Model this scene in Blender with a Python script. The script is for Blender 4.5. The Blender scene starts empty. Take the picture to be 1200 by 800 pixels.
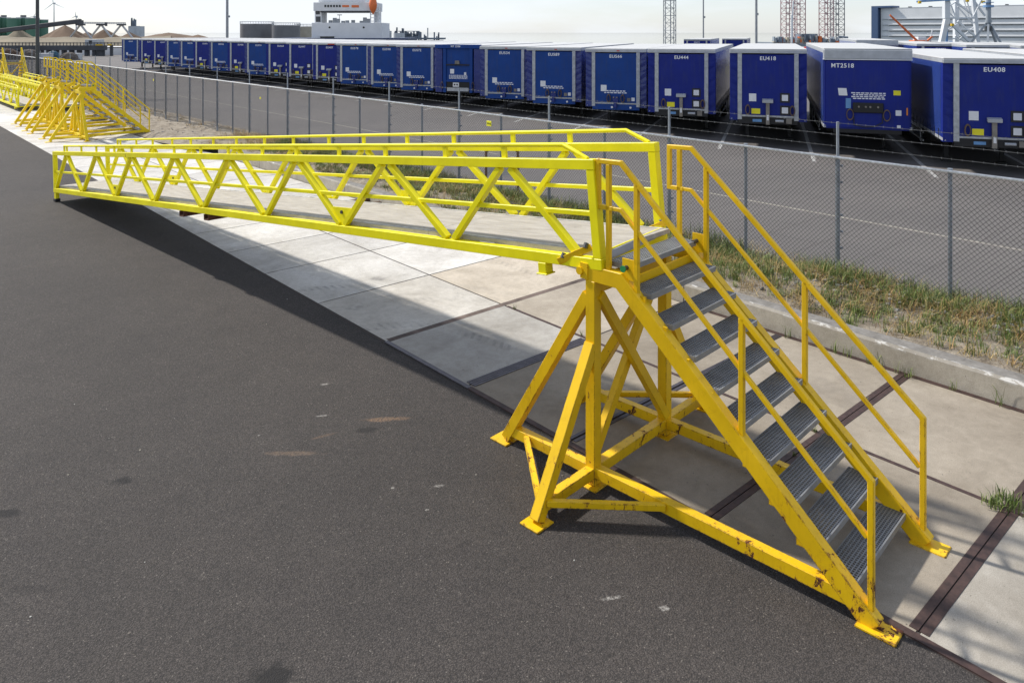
import bpy, bmesh, math, random
from mathutils import Vector, Matrix
random.seed(7)
C = bpy.context.scene.collection
K = 0.808            # survey units -> metres
HC = 4.0             # camera height
R = math.radians

# ------------------------------------------------------------------ camera
cam_d = bpy.data.cameras.new('camera'); cam = bpy.data.objects.new('camera', cam_d); C.objects.link(cam)
cam.location = (0, 0, HC); cam.rotation_euler = (R(90), 0, R(-41.6))
cam_d.sensor_width = 36; cam_d.lens = 26.94; cam_d.shift_y = -0.3017
cam_d.clip_start = 0.1; cam_d.clip_end = 8000
bpy.context.scene.camera = cam

# ------------------------------------------------------------------ sky and sun
SUN_EL = 45.0
sun_h = Vector((-0.280, 0.960)).normalized()
W = bpy.data.worlds.new('World'); bpy.context.scene.world = W; W.use_nodes = True
nt = W.node_tree; nt.nodes.clear()
def N(t, **k):
    n = nt.nodes.new(t)
    for a, v in k.items(): setattr(n, a, v)
    return n
out = N('ShaderNodeOutputWorld'); bg = N('ShaderNodeBackground'); bg.inputs['Strength'].default_value = 0.112
sky = N('ShaderNodeTexSky', sky_type='NISHITA'); sky.sun_disc = False
sky.sun_elevation = R(SUN_EL); sky.sun_rotation = math.atan2(sun_h.x, sun_h.y)
sky.air_density = 1.0; sky.dust_density = 0.5; sky.ozone_density = 1.2
tc = N('ShaderNodeTexCoord'); sep = N('ShaderNodeSeparateXYZ')
nt.links.new(tc.outputs['Generated'], sep.inputs[0])
mp = N('ShaderNodeMapping'); mp.inputs['Scale'].default_value = (1.0, 1.0, 4.5)
nt.links.new(tc.outputs['Generated'], mp.inputs[0])
ns = N('ShaderNodeTexNoise'); ns.inputs['Scale'].default_value = 3.2; ns.inputs['Detail'].default_value = 7; ns.inputs['Roughness'].default_value = 0.55
nt.links.new(mp.outputs[0], ns.inputs['Vector'])
cr = N('ShaderNodeValToRGB'); cr.color_ramp.elements[0].position = 0.38; cr.color_ramp.elements[1].position = 0.62
cr.color_ramp.elements[0].color = (0.50,)*3+(1,); cr.color_ramp.elements[1].color = (1, 1, 1, 1)
nt.links.new(ns.outputs['Fac'], cr.inputs[0])
# thin cloud is thickest low over the horizon
ramp = N('ShaderNodeMapRange'); ramp.inputs['From Min'].default_value = 0.0; ramp.inputs['From Max'].default_value = 0.75
ramp.inputs['To Min'].default_value = 0.97; ramp.inputs['To Max'].default_value = 0.52
nt.links.new(sep.outputs['Z'], ramp.inputs['Value'])
mul = N('ShaderNodeMath', operation='MULTIPLY'); nt.links.new(cr.outputs[0], mul.inputs[0]); nt.links.new(ramp.outputs[0], mul.inputs[1])
mix = N('ShaderNodeMix', data_type='RGBA'); nt.links.new(mul.outputs[0], mix.inputs['Factor'])
tn = N('ShaderNodeMix', data_type='RGBA', blend_type='MULTIPLY'); tn.inputs['Factor'].default_value = 1; tn.inputs['B'].default_value = (.88, .92, 1.06, 1)
nt.links.new(sky.outputs[0], tn.inputs['A']); nt.links.new(tn.outputs['Result'], mix.inputs['A']); mix.inputs['B'].default_value = (6.9, 7.3, 7.75, 1)
nt.links.new(mix.outputs['Result'], bg.inputs[0]); nt.links.new(bg.outputs[0], out.inputs[0])

sl = bpy.data.lights.new('sun', 'SUN'); so = bpy.data.objects.new('sun', sl); C.objects.link(so)
sl.energy = 4.1; sl.angle = R(2.3); sl.color = (1.0, 0.95, 0.87)
sd_ = Vector((sun_h.x*math.cos(R(SUN_EL)), sun_h.y*math.cos(R(SUN_EL)), math.sin(R(SUN_EL))))
so.rotation_euler = sd_.to_track_quat('Z', 'Y').to_euler(); so.location = (0, 0, 60)

S = bpy.context.scene
S.view_settings.view_transform = 'Standard'; S.view_settings.look = 'None'
S.view_settings.exposure = 0.32; S.view_settings.gamma = 1.0; S.view_settings.use_curve_mapping = False

# ------------------------------------------------------------------ helpers
def Pw(v, u, z=0.0): return Vector((v*K, u*K, z*K))
def far(px, d, y=None, z=None):
    """a point d metres deep along the viewing direction, on the bearing of photo column px"""
    r = (px-600)/898*d
    if z is None: z = 0.0 if y is None else HC-(y-38)*d/898
    return Vector((.7475*r+.664*d, -.664*r+.7475*d, z))

class MB:
    def __init__(s): s.v = []; s.f = []
    def add(s, vs, fs):
        o = len(s.v); s.v += [Vector(x) for x in vs]; s.f += [tuple(i+o for i in f) for f in fs]; return s
    def box(s, x0, x1, y0, y1, z0, z1):
        return s.add([(x0,y0,z0),(x1,y0,z0),(x1,y1,z0),(x0,y1,z0),(x0,y0,z1),(x1,y0,z1),(x1,y1,z1),(x0,y1,z1)],
                     [(3,2,1,0),(4,5,6,7),(0,1,5,4),(1,2,6,5),(2,3,7,6),(3,0,4,7)])
    def bar(s, a, b, w, h=None, up=(0,0,1), e=0.0):
        a = Vector(a); b = Vector(b); h = h or w; ax = (b-a).normalized(); a = a-ax*e; b = b+ax*e
        up = Vector(up)
        if abs(ax.dot(up)) > .999: up = Vector((0,1,0))
        sd = ax.cross(up).normalized(); u2 = sd.cross(ax)
        vs = []
        for p in (a, b):
            for i, j in ((-1,-1),(1,-1),(1,1),(-1,1)): vs.append(p+sd*(i*w/2)+u2*(j*h/2))
        return s.add(vs, [(0,1,2,3),(7,6,5,4),(1,0,4,5),(2,1,5,6),(3,2,6,7),(0,3,7,4)])
    def sweep(s, pts, side, w, h=None, round_=0):
        """profile swept with mitred corners along a path lying in the plane whose normal is side"""
        pts = [Vector(p) for p in pts]; side = Vector(side).normalized(); h = h or w
        if round_: prof = [(math.cos(2*math.pi*i/round_)*w/2, math.sin(2*math.pi*i/round_)*w/2) for i in range(round_)]
        else: prof = [(-w/2,-h/2),(w/2,-h/2),(w/2,h/2),(-w/2,h/2)]
        n = len(prof); vs = []; m = len(pts)
        for i, p in enumerate(pts):
            t0 = (pts[i]-pts[i-1]).normalized() if i else None
            t1 = (pts[i+1]-pts[i]).normalized() if i < m-1 else None
            if t0 is None: nn = side.cross(t1)
            elif t1 is None: nn = side.cross(t0)
            else:
                n0 = side.cross(t0); n1 = side.cross(t1); nn = (n0+n1).normalized(); nn = nn/max(.3, nn.dot(n0))
            for a, b in prof: vs.append(p+side*a+nn*b)
        fs = [tuple(range(n))[::-1], tuple((m-1)*n+k for k in range(n))]
        for i in range(m-1):
            for k in range(n):
                fs.append((i*n+k, i*n+(k+1)%n, (i+1)*n+(k+1)%n, (i+1)*n+k))
        return s.add(vs, fs)
    def cyl(s, a, b, r, r2=None, n=12):
        a = Vector(a); b = Vector(b); r2 = r if r2 is None else r2; ax = (b-a).normalized()
        up = Vector((0,0,1)) if abs(ax.z) < .9 else Vector((1,0,0))
        x = ax.cross(up).normalized(); y = ax.cross(x); vs = []
        for p, q in ((a,r),(b,r2)):
            for i in range(n):
                t = 2*math.pi*i/n; vs.append(p+x*(math.cos(t)*q)+y*(math.sin(t)*q))
        return s.add(vs, [tuple(range(n)), tuple(range(2*n-1, n-1, -1))]+[((i+1)%n, i, n+i, n+(i+1)%n) for i in range(n)])
    def torus(s, c, R_, r, nx, sx=1.0, n=14, m=6):
        c = Vector(c); nx = Vector(nx).normalized(); z = Vector((0,0,1)); h = nx.cross(z).normalized(); vs = []; fs = []
        for i in range(n):
            t = 2*math.pi*i/n; d = h*(math.cos(t)*sx)+z*math.sin(t)
            for j in range(m):
                q = 2*math.pi*j/m; vs.append(c+d*(R_+r*math.cos(q))+nx*(r*math.sin(q)))
        for i in range(n):
            for j in range(m): fs.append((i*m+j, i*m+(j+1)%m, ((i+1)%n)*m+(j+1)%m, ((i+1)%n)*m+j))
        return s.add(vs, fs)
    def prism(s, poly, ext):
        """closed polygon (3D points) extruded by the vector ext"""
        n = len(poly); e = Vector(ext); vs = [Vector(p) for p in poly]+[Vector(p)+e for p in poly]
        return s.add(vs, [tuple(range(n))[::-1], tuple(range(n, 2*n))]+[(i, (i+1)%n, n+(i+1)%n, n+i) for i in range(n)])
    def quad(s, a, b, c, d): return s.add([a,b,c,d], [(0,1,2,3)])

def obj(name, mb, mat, parent=None, bevel=0.0, seg=1, smooth=False, loc=None):
    me = bpy.data.meshes.new(name); me.from_pydata([tuple(v) for v in mb.v], [], mb.f)
    bm = bmesh.new(); bm.from_mesh(me)
    bmesh.ops.recalc_face_normals(bm, faces=bm.faces)
    if bevel: bmesh.ops.bevel(bm, geom=list(bm.edges), offset=bevel, segments=seg, affect='EDGES', clamp_overlap=True)
    if smooth:
        for f in bm.faces: f.smooth = len(f.verts) <= 4
        for e in bm.edges:
            if len(e.link_faces) == 2 and e.calc_face_angle(0) > R(40): e.smooth = False
    bm.to_mesh(me); bm.free()
    for m in (mat if isinstance(mat, (list, tuple)) else [mat]): me.materials.append(m)
    o = bpy.data.objects.new(name, me); C.objects.link(o)
    if parent: o.parent = parent
    if loc: o.location = loc
    return o
def tag(o, label=None, cat=None, group=None, kind=None):
    if label: o['label'] = label
    if cat: o['category'] = cat
    if group: o['group'] = group
    if kind: o['kind'] = kind
    return o
def thing(name, label, cat, loc=(0,0,0), rz=0.0, group=None):
    o = bpy.data.objects.new(name, None); C.objects.link(o); o.empty_display_size = .3
    o.location = loc; o.rotation_euler = (0, 0, rz); return tag(o, label, cat, group)
def children(o): return [c for c in bpy.data.objects if c.parent == o]
def repaint(root, old, new):
    for ch in children(root):
        for o in [ch]+children(ch):
            if o.material_slots and o.material_slots[0].material == old: o.material_slots[0].link = 'OBJECT'; o.material_slots[0].material = new
def copy_tree(o, loc, rot, label):
    c = o.copy(); C.objects.link(c); c.location = loc; c.rotation_euler = rot; c['label'] = label
    for ch in children(o):
        d = ch.copy(); C.objects.link(d); d.parent = c
        for g in children(ch):
            e = g.copy(); C.objects.link(e); e.parent = d
    return c
def struct(name, mb, mat, **k): return tag(obj(name, mb, mat, **k), kind='structure')

# ------------------------------------------------------------------ materials
def base_mat(name):
    m = bpy.data.materials.new(name); m.use_nodes = True; t = m.node_tree
    return m, t, t.nodes['Principled BSDF']
def nn(t, typ, **k):
    n = t.nodes.new(typ)
    for a, v in k.items(): setattr(n, a, v)
    return n
def noise(t, scale, detail=4, rough=.55, vec=None, dist=0.0):
    n = nn(t, 'ShaderNodeTexNoise'); n.inputs['Scale'].default_value = scale; n.inputs['Detail'].default_value = detail
    n.inputs['Roughness'].default_value = rough; n.inputs['Distortion'].default_value = dist
    if vec: t.links.new(vec, n.inputs['Vector'])
    return n.outputs['Fac']
def rng(t, v, a, b, c=0.0, d=1.0):
    n = nn(t, 'ShaderNodeMapRange'); n.inputs[1].default_value = a; n.inputs[2].default_value = b; n.inputs[3].default_value = c; n.inputs[4].default_value = d
    t.links.new(v, n.inputs[0]); return n.outputs[0]
def mixc(t, f, a, b, blend='MIX'):
    n = nn(t, 'ShaderNodeMix', data_type='RGBA', blend_type=blend)
    if isinstance(f, float): n.inputs['Factor'].default_value = f
    else: t.links.new(f, n.inputs['Factor'])
    for s, v in (('A', a), ('B', b)):
        if isinstance(v, tuple): n.inputs[s].default_value = v+(1,) if len(v) == 3 else v
        else: t.links.new(v, n.inputs[s])
    return n.outputs['Result']
def math_(t, op, a, b):
    n = nn(t, 'ShaderNodeMath', operation=op)
    for i, v in enumerate((a, b)):
        if isinstance(v, (int, float)): n.inputs[i].default_value = v
        else: t.links.new(v, n.inputs[i])
    return n.outputs[0]
def bump(t, p, h, strength=.3, dist=.01):
    b = nn(t, 'ShaderNodeBump'); b.inputs['Strength'].default_value = strength; b.inputs['Distance'].default_value = dist
    t.links.new(h, b.inputs['Height']); t.links.new(b.outputs[0], p.inputs['Normal'])
def wpos(t): return nn(t, 'ShaderNodeNewGeometry').outputs['Position']
def opos(t): return nn(t, 'ShaderNodeTexCoord').outputs['Object']

def simple(name, col, rough=.6, metal=0.0, var=.15, scale=3.0, emit=None):
    m, t, p = base_mat(name)
    f = noise(t, scale, 5, .6, wpos(t))
    dark = tuple(c*(1-var) for c in col); lite = tuple(min(1, c*(1+var)) for c in col)
    t.links.new(mixc(t, rng(t, f, .3, .7), dark, lite), p.inputs['Base Color'])
    p.inputs['Roughness'].default_value = rough; p.inputs['Metallic'].default_value = metal
    return m

def paint(name, col, rust=.5, rough=.38, low=True, edge=0.0):
    m, t, p = base_mat(name); w = wpos(t)
    big = noise(t, 2.2, 4, .6, w); fine = noise(t, 40, 5, .7, w)
    c = mixc(t, rng(t, big, .3, .7), tuple(x*.86 for x in col), tuple(min(1, x*1.08) for x in col))
    grime = rng(t, noise(t, 9, 6, .7, w, .6), .56, .72, 0, .38 if low else .16)
    c = mixc(t, grime, c, tuple(x*y for x, y in zip(col, (.55, .48, .6))))
    run = nn(t, 'ShaderNodeMapping'); run.inputs['Scale'].default_value = (22, 22, 1.1); t.links.new(w, run.inputs[0])
    c = mixc(t, rng(t, noise(t, 1.0, 5, .65, run.outputs[0]), .56, .74, 0, .32 if low else .14), c, tuple(x*y for x, y in zip(col, (.62, .50, .7))))
    fade = rng(t, noise(t, 1.1, 3, .5, w), .52, .70, 0, .22 if low else .0); c = mixc(t, fade, c, tuple(min(1, x*1.08+.05) for x in col))
    p.inputs['Specular IOR Level'].default_value = .32
    # rust chips: crisp patches, more of them near the ground where the paint gets knocked
    mpn = nn(t, 'ShaderNodeMapping'); mpn.inputs['Scale'].default_value = (1.0, 1.0, .55); t.links.new(w, mpn.inputs[0])
    r1 = noise(t, 11, 8, .72, mpn.outputs[0], .4); r2 = noise(t, 1.6, 3, .5, w)
    sp = nn(t, 'ShaderNodeSeparateXYZ'); t.links.new(w, sp.inputs[0])
    lowf = rng(t, sp.outputs['Z'], 0.0, 1.1, .095 if low else .03, 0.0)
    val = math_(t, 'ADD', math_(t, 'ADD', r1, math_(t, 'MULTIPLY', r2, .30)), lowf)
    th = .93-.07*rust
    if edge:
        bv = nn(t, 'ShaderNodeBevel'); bv.samples = 4; bv.inputs['Radius'].default_value = .016
        gn = nn(t, 'ShaderNodeNewGeometry'); dt = nn(t, 'ShaderNodeVectorMath', operation='DOT_PRODUCT')
        t.links.new(bv.outputs[0], dt.inputs[0]); t.links.new(gn.outputs['True Normal'], dt.inputs[1])
        e_ = rng(t, dt.outputs['Value'], .995, .80, 0.0, edge)
        val = math_(t, 'ADD', val, math_(t, 'MULTIPLY', e_, rng(t, sp.outputs['Z'], .15, 1.9, 1.0, .45)))
    mask = rng(t, val, th, th+.012)
    halo = rng(t, val, th-.06, th+.01, 0, .45)
    c = mixc(t, halo, c, (.45, .17, .02))
    rustc = mixc(t, rng(t, fine, .35, .65), (.035, .012, .008), (.13, .04, .018))
    c = mixc(t, mask, c, rustc)
    t.links.new(c, p.inputs['Base Color'])
    t.links.new(math_(t, 'ADD', rng(t, fine, .3, .7, rough-.05, rough+.12), math_(t, 'MULTIPLY', mask, .4)), p.inputs['Roughness'])
    bump(t, p, math_(t, 'SUBTRACT', math_(t, 'MULTIPLY', fine, .35), mask), .25, .003)
    return m
M = {}
M['lime'] = paint('lime_yellow_paint', (.88, .775, .004), .55, .40, False)
M['gold'] = paint('golden_yellow_paint', (.79, .49, .005), 1.25, .38, True, .22)
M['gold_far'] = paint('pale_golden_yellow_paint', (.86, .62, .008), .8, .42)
M['rust'] = simple('rusty_steel', (.10, .035, .018), .85, 0, .5, 30)
M['steel'] = simple('galvanised_steel', (.42, .44, .46), .5, .6, .18, 9)
M['grating'] = simple('weathered_galvanised_grating', (.27, .275, .28), .5, .45, .2, 5)
M['blackrub'] = simple('black_rubber', (.012, .012, .013), .8)
M['bolt'] = simple('dark_bolt_steel', (.08, .08, .085), .5, .5)
M['green'] = simple('green_paint', (.02, .25, .07), .5)
M['wood'] = simple('dark_brown_timber', (.075, .04, .022), .8, 0, .35, 14)

def road_pt(x, y):
    d = 898*HC/(y-38); r = (x-600)/898*d; return (.7475*r+.664*d, -.664*r+.7475*d, 0)
def asphalt():
    m, t, p = base_mat('road_asphalt'); w = wpos(t)
    vor = nn(t, 'ShaderNodeTexVoronoi'); vor.inputs['Scale'].default_value = 105; t.links.new(w, vor.inputs['Vector'])
    vf = nn(t, 'ShaderNodeTexVoronoi'); vf.inputs['Scale'].default_value = 120; t.links.new(w, vf.inputs['Vector'])
    sepc = nn(t, 'ShaderNodeSeparateColor'); t.links.new(vor.outputs['Color'], sepc.inputs[0])
    c = mixc(t, rng(t, sepc.outputs[0], 0, 1), (.042, .0368, .0335), (.098, .0865, .0800))
    c = mixc(t, rng(t, vor.outputs['Distance'], .25, .75, 0, .75), c, (.022, .021, .021))
    # pale stone chips
    sc2 = nn(t, 'ShaderNodeSeparateColor'); t.links.new(vf.outputs['Color'], sc2.inputs[0])
    c = mixc(t, rng(t, sc2.outputs[1], .986, .993, 0, .30), c, (.36, .33, .29))
    big = noise(t, .28, 5, .6, w); mid = noise(t, 2.4, 5, .65, w)
    c = mixc(t, 1.0, c, mixc(t, rng(t, big, .3, .7), (.86, .85, .85), (1.16, 1.14, 1.12)), 'MULTIPLY')
    c = mixc(t, 1.0, c, mixc(t, rng(t, mid, .3, .7), (.91, .91, .91), (1.09, 1.08, 1.06)), 'MULTIPLY')
    # oily dark spots
    oil = noise(t, 1.15, 3, .5, w, .3); c = mixc(t, rng(t, oil, .70, .78, 0, .55), c, (.028, .026, .026))
    # stains with a place of their own: rusty drag marks, oil drips, bird lime
    def blot(px, py, du, dv, ang, col, amt, ns_=7.0, th=.45):
        nonlocal c
        P = road_pt(px, py); mpn = nn(t, 'ShaderNodeMapping', vector_type='TEXTURE'); mpn.inputs['Location'].default_value = P; mpn.inputs['Rotation'].default_value = (0,0,R(ang)); mpn.inputs['Scale'].default_value = (du, dv, 1)
        t.links.new(w, mpn.inputs[0]); ln_ = nn(t, 'ShaderNodeVectorMath', operation='LENGTH'); t.links.new(mpn.outputs[0], ln_.inputs[0])
        k = rng(t, math_(t, 'ADD', ln_.outputs['Value'], rng(t, noise(t, ns_, 5, .7, w), .2, .8, -.55, .55)), 1.0, .55, 0, amt)
        c = mixc(t, math_(t, 'MULTIPLY', k, rng(t, noise(t, 40, 3, .7, w), th-.12, th+.1)), c, col)
    RU = (.24,.15,.09); DK = (.016,.015,.015)
    blot(450,491,.30,.05,-36,RU,.6); blot(340,531,.34,.045,-42,(.22,.15,.10),.42); blot(378,511,.13,.025,-12,RU,.3)
    blot(144,563,.10,.07,-40,DK,.9,9,.35); blot(428,504,.13,.07,-40,DK,.75,9,.35); blot(8,601,.14,.07,-40,DK,.9,9,.35); blot(320,790,.16,.11,-40,DK,.9,9,.3); blot(40,690,.2,.05,-40,DK,.5); blot(545,636,.1,.05,0,DK,.5)
    for q in ((514,569,.05,.025),(380,450,.06,.03),(377,487,.07,.02),(460,571,.02,.02),(303,510,.015,.015),(716,700,.09,.02),(778,712,.04,.03),(500,597,.02,.015)): blot(q[0],q[1],q[2],q[3],-30,(.42,.40,.37),.65,30,.5)
    t.links.new(c, p.inputs['Base Color']); p.inputs['Roughness'].default_value = .88
    p.inputs['Specular IOR Level'].default_value = .35
    bump(t, p, vor.outputs['Distance'], .8, -.006)
    return m
M['asphalt'] = asphalt()
def lot():
    m, t, p = base_mat('yard_asphalt'); w = wpos(t)
    c = mixc(t, rng(t, noise(t, 34, 6, .8, w), .34, .66), (.082, .076, .072), (.180, .167, .159))
    c = mixc(t, 1.0, c, mixc(t, rng(t, noise(t, .22, 5, .6, w), .3, .7), (.86, .86, .87), (1.12, 1.1, 1.08)), 'MULTIPLY')
    br = nn(t, 'ShaderNodeTexBrick'); br.inputs['Scale'].default_value = .25; br.inputs['Mortar Size'].default_value = .004
    br.inputs['Color1'].default_value = (1,1,1,1); br.inputs['Color2'].default_value = (.96,.96,.96,1); br.inputs['Mortar'].default_value = (.75,.74,.73,1)
    t.links.new(w, br.inputs['Vector']); c = mixc(t, 1.0, c, br.outputs['Color'], 'MULTIPLY')
    t.links.new(c, p.inputs['Base Color']); p.inputs['Roughness'].default_value = .9
    return m
M['lot'] = lot()
def concrete(name='slab_concrete', attr=True, base=(.42, .40, .36)):
    m, t, p = base_mat(name); w = wpos(t)
    if attr:
        a = nn(t, 'ShaderNodeAttribute', attribute_name='tint'); c = a.outputs['Color']
    else: c = base
    sp = rng(t, noise(t, 130, 4, .75, w), .34, .66)
    c = mixc(t, 1.0, c, mixc(t, sp, (.74, .73, .71), (1.18, 1.18, 1.18)), 'MULTIPLY')
    c = mixc(t, 1.0, c, mixc(t, rng(t, noise(t, 1.1, 6, .65, w, .4), .3, .7), (.74, .72, .69), (1.15, 1.15, 1.15)), 'MULTIPLY')
    c = mixc(t, 1.0, c, mixc(t, rng(t, noise(t, 9, 6, .75, w, .5), .3, .7), (.86, .855, .84), (1.1, 1.1, 1.1)), 'MULTIPLY')
    c = mixc(t, rng(t, noise(t, 3.6, 6, .75, w, .8), .60, .74, 0, .40), c, (.17, .155, .13))
    c = mixc(t, rng(t, noise(t, 26, 3, .6, w), .69, .73, 0, .8), c, (.07, .06, .05))
    t.links.new(c, p.inputs['Base Color']); p.inputs['Roughness'].default_value = .85
    bump(t, p, noise(t, 90, 4, .7, w), .3, .004)
    return m
M['slab'] = concrete()
def tyre_marks():
    m = M['slab']; t = m.node_tree; p = t.nodes['Principled BSDF']; c = p.inputs['Base Color'].links[0].from_socket; w = wpos(t)
    def strip_(p0, p1, half, amt, col=(.12,.115,.11), dash=True):
        nonlocal c
        a = Vector(road_pt(*p0)); b = Vector(road_pt(*p1)); mid = (a+b)/2; ln_ = (b-a).length/2; ang = math.atan2(b.y-a.y, b.x-a.x)
        mpn = nn(t, 'ShaderNodeMapping', vector_type='TEXTURE'); mpn.inputs['Location'].default_value = mid; mpn.inputs['Rotation'].default_value = (0,0,ang); mpn.inputs['Scale'].default_value = (1,1,1); t.links.new(w, mpn.inputs[0])
        sp = nn(t, 'ShaderNodeSeparateXYZ'); t.links.new(mpn.outputs[0], sp.inputs[0])
        bow = math_(t, 'MULTIPLY', math_(t, 'MULTIPLY', sp.outputs[0], sp.outputs[0]), .09)
        y_ = math_(t, 'ABSOLUTE', math_(t, 'ADD', sp.outputs[1], bow), 0)
        k = math_(t, 'MULTIPLY', rng(t, y_, half, half*.7), rng(t, math_(t, 'ABSOLUTE', sp.outputs[0], 0), ln_, ln_*.6))
        if dash:
            d = math_(t, 'SINE', math_(t, 'ADD', math_(t, 'MULTIPLY', sp.outputs[0], 52), math_(t, 'MULTIPLY', sp.outputs[1], 30)), 0); k = math_(t, 'MULTIPLY', k, rng(t, d, -.1, .6, .15, 1))
        k = math_(t, 'MULTIPLY', k, rng(t, noise(t, 3.5, 5, .7, w), .35, .65))
        c = mixc(t, math_(t, 'MULTIPLY', k, amt), c, col)
    strip_((345,340),(450,333),.10,.5); strip_((445,352),(600,350),.10,.35); strip_((530,386),(610,412),.09,.5); strip_((410,385),(520,378),.13,.45); strip_((560,300),(640,325),.10,.3)
    strip_((500,330),(640,352),.16,.16,(.14,.13,.12),False); strip_((1010,560),(1190,640),.2,.22,(.14,.125,.11),False); strip_((900,420),(1050,500),.22,.2,(.15,.135,.12),False); strip_((470,470),(560,500),.2,.4,(.15,.125,.095),False)
    for q in ((443,326),(415,360)):
        strip_((q[0]-9,q[1]),(q[0]+9,q[1]+2),.11,.8,(.16,.155,.15),False)
    t.links.new(c, p.inputs['Base Color'])
tyre_marks()
M['kerb'] = concrete('kerb_concrete', False, (.43, .395, .335))
def kerb_weather():
    m = M['kerb']; t = m.node_tree; p = t.nodes['Principled BSDF']; c = p.inputs['Base Color'].links[0].from_socket
    gn = nn(t, 'ShaderNodeNewGeometry'); sp = nn(t, 'ShaderNodeSeparateXYZ'); t.links.new(gn.outputs['True Normal'], sp.inputs[0]); w = gn.outputs['Position']
    top = rng(t, sp.outputs['Z'], .5, .9)
    grey = mixc(t, rng(t, noise(t, 7, 5, .7, w), .3, .7), (.13,.12,.105), (.25,.235,.215))
    c = mixc(t, top, c, grey)
    ps = nn(t, 'ShaderNodeSeparateXYZ'); t.links.new(w, ps.inputs[0])
    mpn = nn(t, 'ShaderNodeMapping'); mpn.inputs['Scale'].default_value = (14, 4.5, 6); t.links.new(w, mpn.inputs[0])
    edge = rng(t, ps.outputs['X'], 11.66*K+.065, 11.66*K+.03); hi = rng(t, ps.outputs['Z'], .235, .262)
    chip = math_(t, 'MULTIPLY', math_(t, 'MULTIPLY', edge, hi), rng(t, noise(t, 1.0, 5, .7, mpn.outputs[0]),   .56, .60))
    c = mixc(t, math_(t, 'MULTIPLY', chip, .75), c, (.60,.59,.56)); t.links.new(c, p.inputs['Base Color'])
kerb_weather()
M['joint'] = simple('joint_filler', (.055, .045, .04), .95)
def soil():
    m, t, p = base_mat('sandy_soil'); w = wpos(t)
    c = mixc(t, rng(t, noise(t, 3.2, 6, .7, w), .35, .65), (.155, .125, .09), (.36, .315, .25))
    c = mixc(t, 1.0, c, mixc(t, rng(t, noise(t, 45, 4, .75, w), .3, .7), (.6, .58, .55), (1.25, 1.25, 1.25)), 'MULTIPLY')
    t.links.new(c, p.inputs['Base Color']); p.inputs['Roughness'].default_value = .95
    bump(t, p, noise(t, 30, 5, .7, w), .7, .03)
    return m
M['soil'] = soil()
M['ground'] = simple('far_ground', (.20, .185, .16), .95, 0, .25, .05)
M['white_line'] = simple('worn_white_paint', (.36, .355, .34), .8, 0, .35, 8)
M['faded_line'] = simple('faded_line_paint', (.27, .25, .21), .85, 0, .3, 5)
def col_attr_mat(name, rough=.8):
    m, t, p = base_mat(name); a = nn(t, 'ShaderNodeAttribute', attribute_name='tint')
    t.links.new(a.outputs['Color'], p.inputs['Base Color']); p.inputs['Roughness'].default_value = rough
    return m
M['blade'] = col_attr_mat('grass_blades', .6); M['stone'] = col_attr_mat('gravel_stone', .9)
M['ply'] = None
def ply():
    m, t, p = base_mat('grey_deck_board'); w = opos(t)
    mpn = nn(t, 'ShaderNodeMapping'); mpn.inputs['Scale'].default_value = (5, 1, 1); t.links.new(w, mpn.inputs[0])
    c = mixc(t, rng(t, noise(t, 2.5, 6, .65, mpn.outputs[0]), .3, .7), (.30, .27, .23), (.46, .43, .385))
    c = mixc(t, 1.0, c, mixc(t, rng(t, noise(t, 120, 3, .7, w), .3, .7), (.82, .82, .82), (1.12, 1.12, 1.12)), 'MULTIPLY')
    c = mixc(t, rng(t, noise(t, 6, 5, .7, w), .60, .72, 0, .5), c, (.14, .125, .105))
    t.links.new(c, p.inputs['Base Color']); p.inputs['Roughness'].default_value = .8
    return m
M['ply'] = ply()
def steelstrip():
    m, t, p = base_mat('rusty_edge_angle'); w = wpos(t)
    c = mixc(t, rng(t, noise(t, 14, 5, .7, w), .3, .7), (.032, .019, .017), (.085, .048, .040))
    t.links.new(c, p.inputs['Base Color']); p.inputs['Roughness'].default_value = .65; p.inputs['Metallic'].default_value = .2
    return m
M['edge'] = steelstrip()
M['wornrail'] = simple('dark_worn_rail', (.075, .065, .075), .45, .5, .3, 10)
M['brick'] = simple('rusty_brick_filler', (.13, .095, .08), .9, 0, .65, 2.2)

# ================================================================== GROUND
g = MB(); g.quad((-2500,-2500,-.05),(112,-2500,-.05),(112,4500,-.05),(-2500,4500,-.05)); struct('ground', g, M['ground'])
def water():
    m, t, p = base_mat('harbour_water'); p.inputs['Base Color'].default_value = (.05,.075,.085,1); p.inputs['Roughness'].default_value = .04; p.inputs['IOR'].default_value = 1.33
    bump(t, p, noise(t, .5, 4, .6, wpos(t)),   .02, .1); return m
g = MB(); g.quad((112,-2500,-1.9),(7000,-2500,-1.9),(7000,7000,-1.9),(112,7000,-1.9)); struct('water', g, water())
g = MB(); g.box(111.4,112,-300,800,-3,.25); struct('quay_edge', g, M['kerb'])
E0 = 6.60
r_ = MB(); r_.quad(Pw(-60,-25),Pw(E0,-25),Pw(E0,190),Pw(-60,190)); struct('road', r_, M['asphalt'])

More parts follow.
